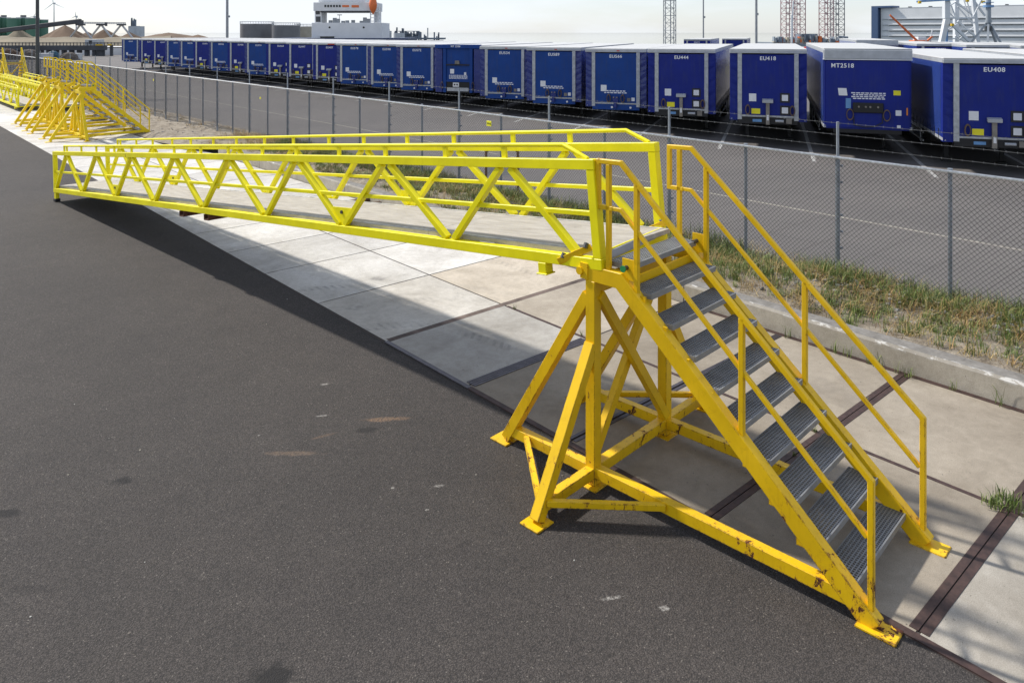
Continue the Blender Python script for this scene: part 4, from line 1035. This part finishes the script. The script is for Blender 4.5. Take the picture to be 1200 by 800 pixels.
# jack-up rig
M['legred'] = simple('faded_red_white_lattice', (.33,.20,.21), .7, 0, .45, .35); M['leggrey'] = simple('dark_lattice_steel', (.16,.17,.19), .7); M['righull'] = simple('rig_hull_grey', (.26,.30,.34), .6, 0, .15, .1)
D2 = 290; QQ = D2/760; t_ = thing('jack_up_rig', 'offshore jack-up rig with tall red lattice legs on the skyline', 'oil rig', far(950,D2), R(-41.6)); rx = lambda x: (x-950)*D2/898
m_ = MB(); m_.prism([(rx(906),0,zat(55,D2)),(rx(985),0,zat(55,D2)),(rx(994),0,zat(51,D2)),(rx(905),0,zat(50,D2))], (0,20,0)); obj('hull', m_, M['righull'], t_)
for x, mt, yy in ((923,'legred',4),(935.5,'legred',15),(968,'legred',4),(981,'leggrey',14)):
    m_ = MB(); w = 11.5*D2/898; lattice(m_, Vector((((x-600)*(D2+yy)-350*D2)/898,yy,0)), w, zat(54,D2), zat(-16,D2), 2.05, .105, True, R(12)); obj('leg', m_, M[mt], t_)
bx = [MB() for _ in range(5)]
for i_, b_ in enumerate(bx): b_.box(rx(907),rx(991),.0,5,zat(51,D2)-.4+.05*i_,zat(51,D2)+.1+.05*i_)
for k in range(190):
    px_ = random.uniform(908,990); x = rx(px_); w = random.uniform(.25,1.1); hgt_ = (random.uniform(0,1)**1.6*(9 if 943 < px_ < 962 else 6)+1)*.36; z = zat(51,D2); y = random.uniform(0,2)
    bx[random.choice((0,0,0,1,2,3,3,4))].box(x-w/2,x+w/2,y,y+2,z,z+hgt_)
for b_, mt, n_ in zip(bx, ('righull','shipwhite','orange','ind','tankbeige'), ('deck_module','cabin','crane_housing','winch_module','container')): obj(n_, b_, M[mt], t_)
m_ = MB(); m_.box(rx(942),rx(961),2.5,9,zat(51,D2),zat(40,D2)); obj('accommodation', m_, M['ind'], t_)
m_ = MB(); m_.cyl((rx(926.5),-1,zat(52,D2)),(rx(926.5),-1,zat(18,D2)),.42,n=8); m_.bar((rx(926.5),-1,zat(30,D2)),(rx(928),-1,zat(2,D2)),.5); obj('deck_crane', m_, M['shipwhite'], t_)
m_ = MB(); m_.cyl((rx(985),2,zat(43.5,D2)),(rx(996),2,zat(44.5,D2)),.45,n=8); obj('helideck', m_, M['righull'], t_)

# ribbed hall
def cladding():
    m, t, p = base_mat('ribbed_grey_cladding'); 
    c = mixc(t, rng(t, noise(t, .35, 4, .6, wpos(t)), .3, .7), (.62,.63,.63), (.70,.71,.71)); t.links.new(c, p.inputs['Base Color']); p.inputs['Roughness'].default_value = .5; return m
M['clad'] = cladding(); M['hallblue'] = simple('slate_blue_cladding', (.05,.095,.19), .5)
D3 = 280; hall = thing('warehouse_hall', 'large grey warehouse hall with horizontal dark window bands behind the cranes', 'hall', far(1032,D3), R(-41.6-50)); k3 = D3/898

def hx(x):
    k = (x-600)/898; r0 = (1032-600)/898*D3; return (k*D3-r0)/(.643+.766*k)
hzv = lambda y: zat(y, D3)
m_ = MB(); m_.box(0,hx(1300),0,60,0,hzv(10.5)); hw = obj('wall', m_, M['clad'], hall)
m_ = MB(); m_.box(-.1,hx(1300)+.1,-.05,60,hzv(10.5),hzv(9.9)); obj('roof_edge', m_, M['lightsteel'], hall)
for y in (23.4, 29.9, 36.4, 42.8):
    m_ = MB(); m_.box(hx(1042),hx(1300),-.30,.05,hzv(y)-.20,hzv(y)+.02); obj('window_band', m_, M['darkgrey'], hall)
    m_ = MB(); m_.box(hx(1034),hx(1300),-.42,.02,hzv(y)+.03,hzv(y)+.30); obj('cladding_lip', m_, M['lightsteel'], hall)
m_ = MB(); m_.box(hx(1023),hx(1030.5),-1.5,4,0,hzv(7.5)); m_.box(hx(1030.5),hx(1048),-1.5,4,hzv(9.6),hzv(7.5)); obj('end_frame', m_, M['hallblue'], hall)
m_ = MB()
for x in (1061, 1085, 1175): m_.box(hx(x),hx(x+2.6),2,3.5,hzv(9.9),hzv(8.6))
obj('roof_vent', m_, M['darkgrey'], hall)

# white harbour crane
M['cranewhite'] = simple('white_crane_paint', (.66,.68,.70), .5, 0, .06, .5); M['craneblue'] = simple('light_blue_crane_paint', (.16,.30,.52), .5); M['craneyel'] = simple('yellow_crane_paint', (.65,.42,.02), .5); M['pedgrey'] = simple('grey_crane_column', (.30,.33,.36), .5, 0, .1, .5)
D4 = 185; k4 = D4/898; cr_ = thing('harbour_crane', 'white lattice harbour crane with light blue boom in front of the hall', 'crane', far(1120,D4), R(-41.6)); cx4 = lambda x: (x-1120)*k4; z4 = lambda y: zat(y, D4)
def cbar(m_, x0, y0_, x1, y1_, w, dy=0, dy2=None):
    dy2 = dy if dy2 is None else dy2; X = lambda x, q: ((x-600)*(D4+q)-520*D4)/898
    m_.bar((X(x0,dy),dy,zat(y0_,D4+dy)), (X(x1,dy2),dy2,zat(y1_,D4+dy2)), w*k4)
for a in ((1108.5,-6,1108.5,22,6.2,0,0),(1109,22,1101,60,5.5,0,0),(1106.5,22,1108,60,3,4,4),(1120,-6,1120,60,5.2,8,8),(1139.5,-6,1146.5,60,4,3,3)):
    m_ = MB(); cbar(m_, *a); obj('leg', m_, M['cranewhite'], cr_, .04)
for a in ((1110,24,1137,50,3,0),(1122,25,1146,46,2,5),(1119,2,1140,18,2,5),(1140,0,1154,19,2,3),(1111,0,1120,22,1.6,2),(1108,21.5,1141,21.5,2,1),(1128,25,1136,25,1.2,3),(1119,42,1136,52,2,6),(1111,8,1121,2,1.1,1),(1111,14,1121,24,1.0,1),(1122,8,1141,30,1.2,4),(1121,34,1143,36,1.3,4),(1109,36,1122,28,1.2,2),(1128,-4,1136,24,1.0,5),(1132,0,1146,40,1.2,6),(1124,46,1143,30,1.1,5),(1152,-3,1140,20,1.1,2),(1104,44,1121,46,1.4,4)):
    m_ = MB(); cbar(m_, *a); obj('brace', m_, M['cranewhite'], cr_, .02)
m_ = MB(); cbar(m_, 1074, 2.2, 1172, -3.5, 2.2, -1); cbar(m_, 1074, 2.2, 1100, -3.5, 1.2, -1); obj('boom', m_, M['craneblue'], cr_, .03)
m_ = MB(); m_.box(cx4(1111),cx4(1113.5),1,2,z4(58),z4(10)); m_.cyl((cx4(1112),0,z4(50)),(cx4(1115.5),0,z4(50)),.35,n=8); obj('cable_drum', m_, M['craneblue'], cr_)
for x, y in ((1073.5,3.4),(1129,1.5),(1147.5,3),(1111.5,29.5)):
    m_ = MB(); m_.box(cx4(x)-.30,cx4(x)+.30,-1.8,-1.1,z4(y)-.30,z4(y)+.30); obj('hook_block', m_, M['craneyel'], cr_, .05)
pd = thing('crane_pedestal', 'grey round crane column on four splayed legs above the back row trailers', 'crane', far(1158,150), R(-41.6)); k5 = 150/898; p5 = lambda x: (x-1158)*k5; z5 = lambda y: zat(y, 150)
m_ = MB(); m_.cyl((0,0,z5(26)),(0,0,z5(-8)),2.75*k5,n=16); obj('column', m_, M['pedgrey'], pd, smooth=True)
m_ = MB(); m_.cyl((0,0,z5(27)),(0,0,z5(24)),3.6*k5,n=16); obj('collar', m_, M['pedgrey'], pd, smooth=True)
for x, dy in ((1142,1.8),(1150.5,-1.8),(1167,-1.8),(1174.5,1.8)):
    m_ = MB(); m_.bar((0,0,z5(25)),(p5(x),dy,z5(53)),2.2*k5); m_.bar((p5(x),dy,z5(53)),(p5(x),dy,0),2.2*k5); obj('leg', m_, M['pedgrey'], pd)
m_ = MB(); m_.box(p5(1141),p5(1175),-2,2,z5(53.6),z5(52)); obj('base_ring', m_, M['darkgrey'], pd)
m_ = MB(); m_.cyl((0,0,z5(9)),(0,0,z5(6.4)),.95,n=14); m_.cyl((0,0,z5(3.6)),(0,0,z5(2.9)),.95,n=14); obj('platform', m_, M['craneblue'], pd)
m_ = MB(); m_.box(-.25,.15,-.9,.9,z5(36),z5(31)); obj('ladder', m_, M['darkgrey'], pd)
oc = thing('mobile_crane', 'orange crane jib reaching up in front of the grey hall', 'crane', far(1078,210), R(-41.6)); k6 = 210/898
m_ = MB(); a = Vector((0,0,zat(51,210))); b = Vector((-35*k6,0,zat(18,210)))
for o_ in ((0,.0,.22),(0,.5,.22),(0,0,-.22),(0,.5,-.22)): m_.bar(a+Vector(o_), b+Vector(o_)*.6, .14)
n = 22
for i in range(n): 
    p = a.lerp(b,i/n); q = a.lerp(b,(i+1)/n); m_.bar(p+Vector((0,0,.22)), q+Vector((0,0,-.22)), .10); m_.bar(p+Vector((0,.5,.22)), q+Vector((0,.5,-.22)), .10)
obj('jib', m_, M['orange'], oc)
m_ = MB(); m_.box(-1.6,1.6,0,3,.9,zat(50,210)+.6); obj('cab', m_, M['orange'], oc, .1)
m_ = MB(); m_.box(-3,3,-.2,3.2,0,.9); obj('undercarriage', m_, M['darkgrey'], oc, .1)
sb = thing('workboat', 'small white workboat wheelhouse with orange mast between crane and hall', 'boat', far(1086,215), R(-41.6)); k7 = 215/898
m_ = MB(); m_.prism([(-6,0,-1),(12,0,-1),(13,0,1.2),(-7,0,1.2)], (0,5,0)); obj('hull', m_, M['hull'], sb)
m_ = MB(); m_.box(-1.9,.4,1,4,1.2,zat(43.5,215)); m_.box(.4,9,1,4,1.2,zat(50.5,215)); obj('wheelhouse', m_, M['shipwhite'], sb, .15)
m_ = MB(); m_.bar((.5,2,zat(51,215)),(2.6,2,zat(43,215)),.45); obj('orange_davit', m_, M['orange'], sb)
m_ = MB(); m_.cyl((2.0,2,1.2),(2.6,2,zat(35.5,215)),.16,n=6); m_.bar((1.2,2,zat(40,215)),(4,2,zat(38,215)),.14); obj('mast', m_, M['shipwhite'], sb)

# yard between the trailers: white car, yellow block, far fence of lorries
M['carwhite'] = simple('white_car_paint', (.70,.71,.72), .25)
car = thing('parked_car', 'white car parked far off in the gap left of MT2518', 'car', far(946,92), R(-41.6+8))
prof = [(-2.1,.35),(-2.1,.75),(-1.95,.95),(-1.1,1.05),(-.5,1.45),(1.2,1.48),(1.85,1.05),(2.1,.95),(2.12,.35)]
m_ = MB(); m_.prism([(x,-.85,z) for x, z in prof], (0,1.7,0)); obj('body', m_, M['carwhite'], car, .05)
m_ = MB(); m_.prism([(-.98,-.86,1.05),(-.48,-.86,1.40),(1.12,-.86,1.42),(1.6,-.86,1.07)], (0,1.72,0)); obj('windows', m_, M['glass'], car)
for x in (-1.3,1.3):
    for y in (-.8,.8): m_ = MB(); m_.cyl((x,y-.1,.32),(x,y+.1,.32),.32,n=14); obj('wheel', m_, M['tyre'], car)
yb_ = thing('yellow_block', 'bright yellow barrier block standing in the gap between EU418 and MT2518', 'barrier', far(941,72), R(-41.6)); m_ = MB()
m_.prism([(-.55,-.25,0),(.55,-.25,0),(.5,-.25,.5),(-.5,-.25,.5)], (0,.5,0)); obj('block', m_, simple('bright_yellow_plastic', (.85,.83,.02), .5), yb_, .03)
m_ = MB(); m_.box(-.5,.5,-.27,.27,0,.06); obj('base', m_, M['black'], yb_)
for i, (px, d, c, lab) in enumerate(((943,118,'lightsteel','pale grey car far off above the white parked car'), (948,132,'red','dark red car far off behind the pale grey one'))):
    t_ = thing('parked_car', lab, 'car', far(px,d), R(-41.6+70)); m_ = MB(); m_.prism([(x,-.85,z) for x, z in prof], (0,1.7,0)); obj('body', m_, M[c], t_, .05)
    m_ = MB(); m_.prism([(-.98,-.86,1.05),(-.48,-.86,1.40),(1.12,-.86,1.42),(1.6,-.86,1.07)], (0,1.72,0)); obj('windows', m_, M['glass'], t_)

# ---------------- far left: quay jetty, sand piles, conveyors, tanks, turbines
M['jetty'] = simple('dark_jetty_steel', (.055,.06,.07), .7, 0, .25, .6); M['sand'] = simple('brown_sand', (.145,.095,.06), .95, 0, .2, .15); M['bank'] = simple('sandy_bank', (.19,.16,.11), .95, 0, .35, .1)
DJ = 128
bk = MB()
for i in range(41):
    x = -160+i*9.0; d = 215; z = zat(45.5+1.0*math.sin(i*.9)+.5*math.sin(i*2.3), d)
    a = far(x, d-12); b = far(x, d); c = far(x, d+120); bk.v += [Vector((a.x,a.y,-.05)), Vector((b.x,b.y,z)), Vector((c.x,c.y,z))]
for i in range(40):
    for k in range(2): q = i*3+k; bk.f.append((q,q+3,q+4,q+1))
struct('embankment', bk, M['bank'], smooth=True)
def mound(x0, xp, x1, ytop, d, lab, mat='sand', name='sand_pile', ybase=46):
    c = far(xp, d); rr = max(xp-x0, x1-xp)*d/898; z0 = zat(ybase, d)-1; h = zat(ytop, d)-z0; t_ = MB(); n = 36; m = 9
    for j in range(m+1):
        f = j/m
        for i in range(n):
            a = 6.283*i/n; wob = 1+.14*math.sin(3*a+xp)+.07*math.sin(7*a+f*3)+random.uniform(-.03,.03); r0 = rr*(1-f)*wob*(1.0-.08*math.sin(f*3.1)); t_.v.append(Vector((math.cos(a)*r0, math.sin(a)*r0, h*f*(1-.06*f)+random.uniform(-.05,.05))))
    for j in range(m):
        for i in range(n): t_.f.append((j*n+i, j*n+(i+1)%n, (j+1)*n+(i+1)%n, (j+1)*n+i))
    t_.f.append(tuple(range(m*n, m*n+n)))
    o = obj(name, t_, M[mat], None, 0, smooth=True); o.location = (c.x, c.y, z0); return tag(o, lab, 'sand pile', 'sand piles by the conveyors')
mound(43,76,100,28.5,262,'big brown sand pile under the tall end of the conveyor')
mound(97,122.5,145,33,250,'pointed brown sand pile, second from the right beneath the A-frames')
mound(134,152,172,37.5,265,'low brown sand pile just left of the first trailer')
mound(90,102,120,36.5,290,'small brown sand pile between the two big ones')
mound(0,21,42,32.5,255,'pale sand pile in front of the green tanks', 'bank')
mound(180,197,262,38,330,'long low brown mound behind the left end of the trailers')
mound(205,232,262,40.5,320,'flat brown mound right of the long low one')
for px, d, lab in ((94,235,'steel A-frame at the high end of the conveyor'), (118,240,'steel A-frame in the middle of the conveyor gallery'), (142,245,'steel A-frame at the right end of the conveyor gallery')):
    t_ = thing('conveyor_support', lab, 'support frame', far(px,d), R(-41.6), 'conveyor A-frames over the sand piles'); k_ = d/898
    for s_ in (-1, 1):
        m_ = MB(); m_.bar((0,0,zat(29,d)),(s_*21*k_,s_*-2,zat(46.5,d)-1),.42); obj('leg', m_, M['lightsteel'], t_)
    m_ = MB(); m_.box(-1.3,1.3,-.5,.5,zat(30.2,d),zat(28.3,d)); obj('head', m_, M['jetty'], t_)
cv = thing('conveyor', 'long dark inclined conveyor rising over the sand piles', 'conveyor', far(40,225), R(-41.6)); kc = 225/898
m_ = MB(); m_.bar(((-70-40)*kc,0,zat(45,225)),((94.5-40)*kc,0,zat(25,225)),1.3,1.3); obj('conveyor_tube', m_, M['jetty'], cv, .15)
m_ = MB(); m_.box((91.5-40)*kc,(95.5-40)*kc,-1,1,zat(29,225),zat(24,225)); obj('drive_house', m_, M['jetty'], cv)
gl = thing('conveyor_gallery', 'pale level conveyor gallery running right from the inclined conveyor', 'conveyor', far(110,238), R(-41.6)); kg = 238/898
m_ = MB()
for z in (26.4, 27.8): m_.bar((-15*kg,0,zat(z,238)),(37*kg,0,zat(z+.5,238)),.22)
for i in range(26): x = (-15+2*i)*kg; m_.bar((x,0,zat(26.5,238)),(x+2*kg,0,zat(28,238)),.12)
obj('gallery_truss', m_, M['lightsteel'], gl); m_ = MB(); m_.box(13.5*kg,14.8*kg,-.4,.4,zat(31,238),zat(26.4,238)); obj('drop_chute', m_, M['jetty'], gl)

jt = thing('jetty', 'long dark steel jetty on piles with railings across the left background', 'jetty', far(60,DJ), R(-41.6)); kj = DJ/898; jx = lambda x: (x-60)*kj
m_ = MB(); m_.box(jx(-60),jx(121),0,1.2,zat(59.2,DJ),zat(53.5,DJ)); obj('deck_girder', m_, M['jetty'], jt)
for x in range(-56, 124, 9):
    m_ = MB(); m_.box(jx(x),jx(x+3.4),.4,1.2,-.05,zat(59.2,DJ)); obj('pile', m_, M['jetty'], jt)
m_ = MB(); m_.box(jx(126.5),jx(129.5),.5,.8,-.05,zat(53,DJ)); m_.box(jx(111),jx(120),.5,.8,-.05,zat(59.3,DJ)); obj('abutment', m_, M['jetty'], jt)
m_ = MB()
for z in (50.2, 51.8): m_.bar((jx(-60),0,zat(z,DJ)),(jx(142),0,zat(z,DJ)),.10)
for x in range(-58, 142, 4): m_.bar((jx(x),0,zat(53.6,DJ)),(jx(x),0,zat(50,DJ)),.09)
obj('railing', m_, M['jetty'], jt)
m_ = MB(); m_.box(jx(112),jx(120),-.1,.0,zat(53.6,DJ),zat(52.2,DJ)); m_.box(jx(126),jx(130.5),-.1,.0,zat(53.4,DJ),zat(52,DJ)); obj('yellow_plate', m_, M['craneyel'], jt)
bg_ = thing('barge', 'white slab sided barge lying behind the dark jetty', 'barge', far(110,DJ+7), R(-41.6)); kb_ = (DJ+7)/898
m_ = MB(); m_.box(-75*kb_,36*kb_,0,8,-.05,zat(55.6,DJ+7)); obj('side', m_, M['shipwhite'], bg_, .05); m_ = MB(); m_.box(-75*kb_,36*kb_,-.05,.0,zat(56.4,DJ+7),zat(55.4,DJ+7)); obj('rubbing_strake', m_, M['jetty'], bg_)
ki = thing('site_kiosk', 'small grey kiosk standing on the jetty deck', 'kiosk', far(104,DJ+1,z=zat(53.5,DJ)), R(-41.6)); m_ = MB(); m_.box(-7*kj,7*kj,.5,3,0,zat(46.6,DJ)-zat(53.5,DJ)); obj('cabin', m_, M['lightsteel'], ki, .03); m_ = MB(); m_.box(-2*kj,1.5*kj,.44,.5,.3,.8); obj('window', m_, M['glass'], ki)
# heaps of gear in front of the jetty
M['tarp'] = simple('teal_tarpaulin', (.02,.08,.13), .6); M['heap'] = simple('grey_brown_scrap', (.12,.10,.085), .9, 0, .5, 2)
def heap(px, w, h, d, mat, lab, name, cat):
    mb_ = MB(); n, m = 22, 6
    for j in range(m+1):
        f = j/m
        for i in range(n): a = 6.283*i/n; r0 = w/2*math.cos(f*1.5)*(1+random.uniform(-.12,.12)); mb_.v.append(Vector((math.cos(a)*r0, math.sin(a)*r0*.6, h*math.sin(f*1.57)+random.uniform(-.04,.04))))
    for j in range(m):
        for i in range(n): mb_.f.append((j*n+i, j*n+(i+1)%n, (j+1)*n+(i+1)%n, (j+1)*n+i))
    o = obj(name, mb_, M[mat], None); o.location = far(px, d); return tag(o, lab, cat)
heap(62,2.0,1.25,112,'tarp','heap covered by a dark teal sheet below the jetty','covered_heap','heap')
heap(81,2.6,1.1,110,'heap','grey brown scrap heap below the jetty right of the teal sheet','scrap_heap','heap')
heap(34,3.2,1.5,112,'heap','dark scrap heap just left of the thick lamp column','scrap_heap','heap')
heap(8,3.6,1.6,112,'wood','stack of old brown timber at the far left below the jetty','timber_heap','heap')
for px, w, lab in ((52,2.0,'white box bin below the jetty beside the lamp column'),(91,.8,'small white box right of the scrap heap')):
    o = MB(); o.box(-w/2,w/2,-.5,.5,0,.85); o.box(-w/2-.05,w/2+.05,-.55,.55,.85,.95); o = obj('storage_bin', o, M['lightsteel'], None, .03); o.location = far(px,111); o.rotation_euler = (0,0,R(-41.6)); tag(o, lab, 'bin')
# green tanks
M['greentank'] = simple('green_tank_paint', (.06,.165,.115), .6, 0, .15, .1)
for i, (x, y) in enumerate(((-8,20.5),(4,21.5),(16,22),(27,21.5),(38,22),(48,24))):
    d = 430+6*(i%2); rr = 7.2*d/898; t_ = thing('green_tank', ('tall green tank at the left edge of the photo','tall green tank, second from the left edge','tall green tank, third from the left edge','tall green tank, fourth from the left edge','tall green tank, directly left of the lamp column','tall green tank just right of the lamp column')[i], 'tank', far(x,d), 0, 'green tanks on the skyline'); m_ = MB(); m_.cyl((0,0,0),(0,0,zat(y,d)),rr,n=28); obj('shell', m_, M['greentank'], t_, smooth=True)
    m_ = MB(); m_.cyl((0,0,zat(y,d)),(0,0,zat(y,d)+.4),rr*1.02,n=28); obj('rim', m_, M['lightsteel'], t_)
    if i in (1,3): m_ = MB(); m_.box(-1.3,1.3,-1.3,1.3,zat(y,d)+.4,zat(y-2.6,d)+.4); obj('top_house', m_, M['tankgrey'], t_)
# wind turbines
M['turb'] = simple('pale_grey_turbine', (.50,.52,.54), .5)
for px, yh, d, bl, ph, lab in ((63,4.2,1500,14,97,'wind turbine with three blades, the largest, above the green tanks'), (89,19.5,2900,5.5,85,'wind turbine far off above the end of the conveyor'), (40,20,3300,4.5,60,'tiny wind turbine far off just left of the lamp column')):
    t_ = thing('wind_turbine', lab, 'wind turbine', far(px,d), R(-41.6), 'wind turbines on the horizon'); h = zat(yh,d); kk = d/898
    m_ = MB(); m_.cyl((0,0,0),(0,0,h),.75*kk,.42*kk,12); obj('tower', m_, M['turb'], t_, smooth=True)
    m_ = MB(); m_.box(-.8*kk,.8*kk,-1.2*kk,2.2*kk,h-.8*kk,h+.8*kk); obj('nacelle', m_, M['turb'], t_, .3*kk)
    for q in range(3):
        a = R(ph+120*q); dr = Vector((math.cos(a),0,math.sin(a))); m_ = MB(); m_.bar(Vector((0,-1.6*kk,h)), Vector((0,-1.6*kk,h))+dr*bl*kk*.4, .62*kk, .3*kk, (0,1,0)); m_.cyl(Vector((0,-1.6*kk,h))+dr*bl*kk*.3, Vector((0,-1.6*kk,h))+dr*bl*kk, .36*kk, .10*kk, 6); obj('blade', m_, M['turb'], t_)
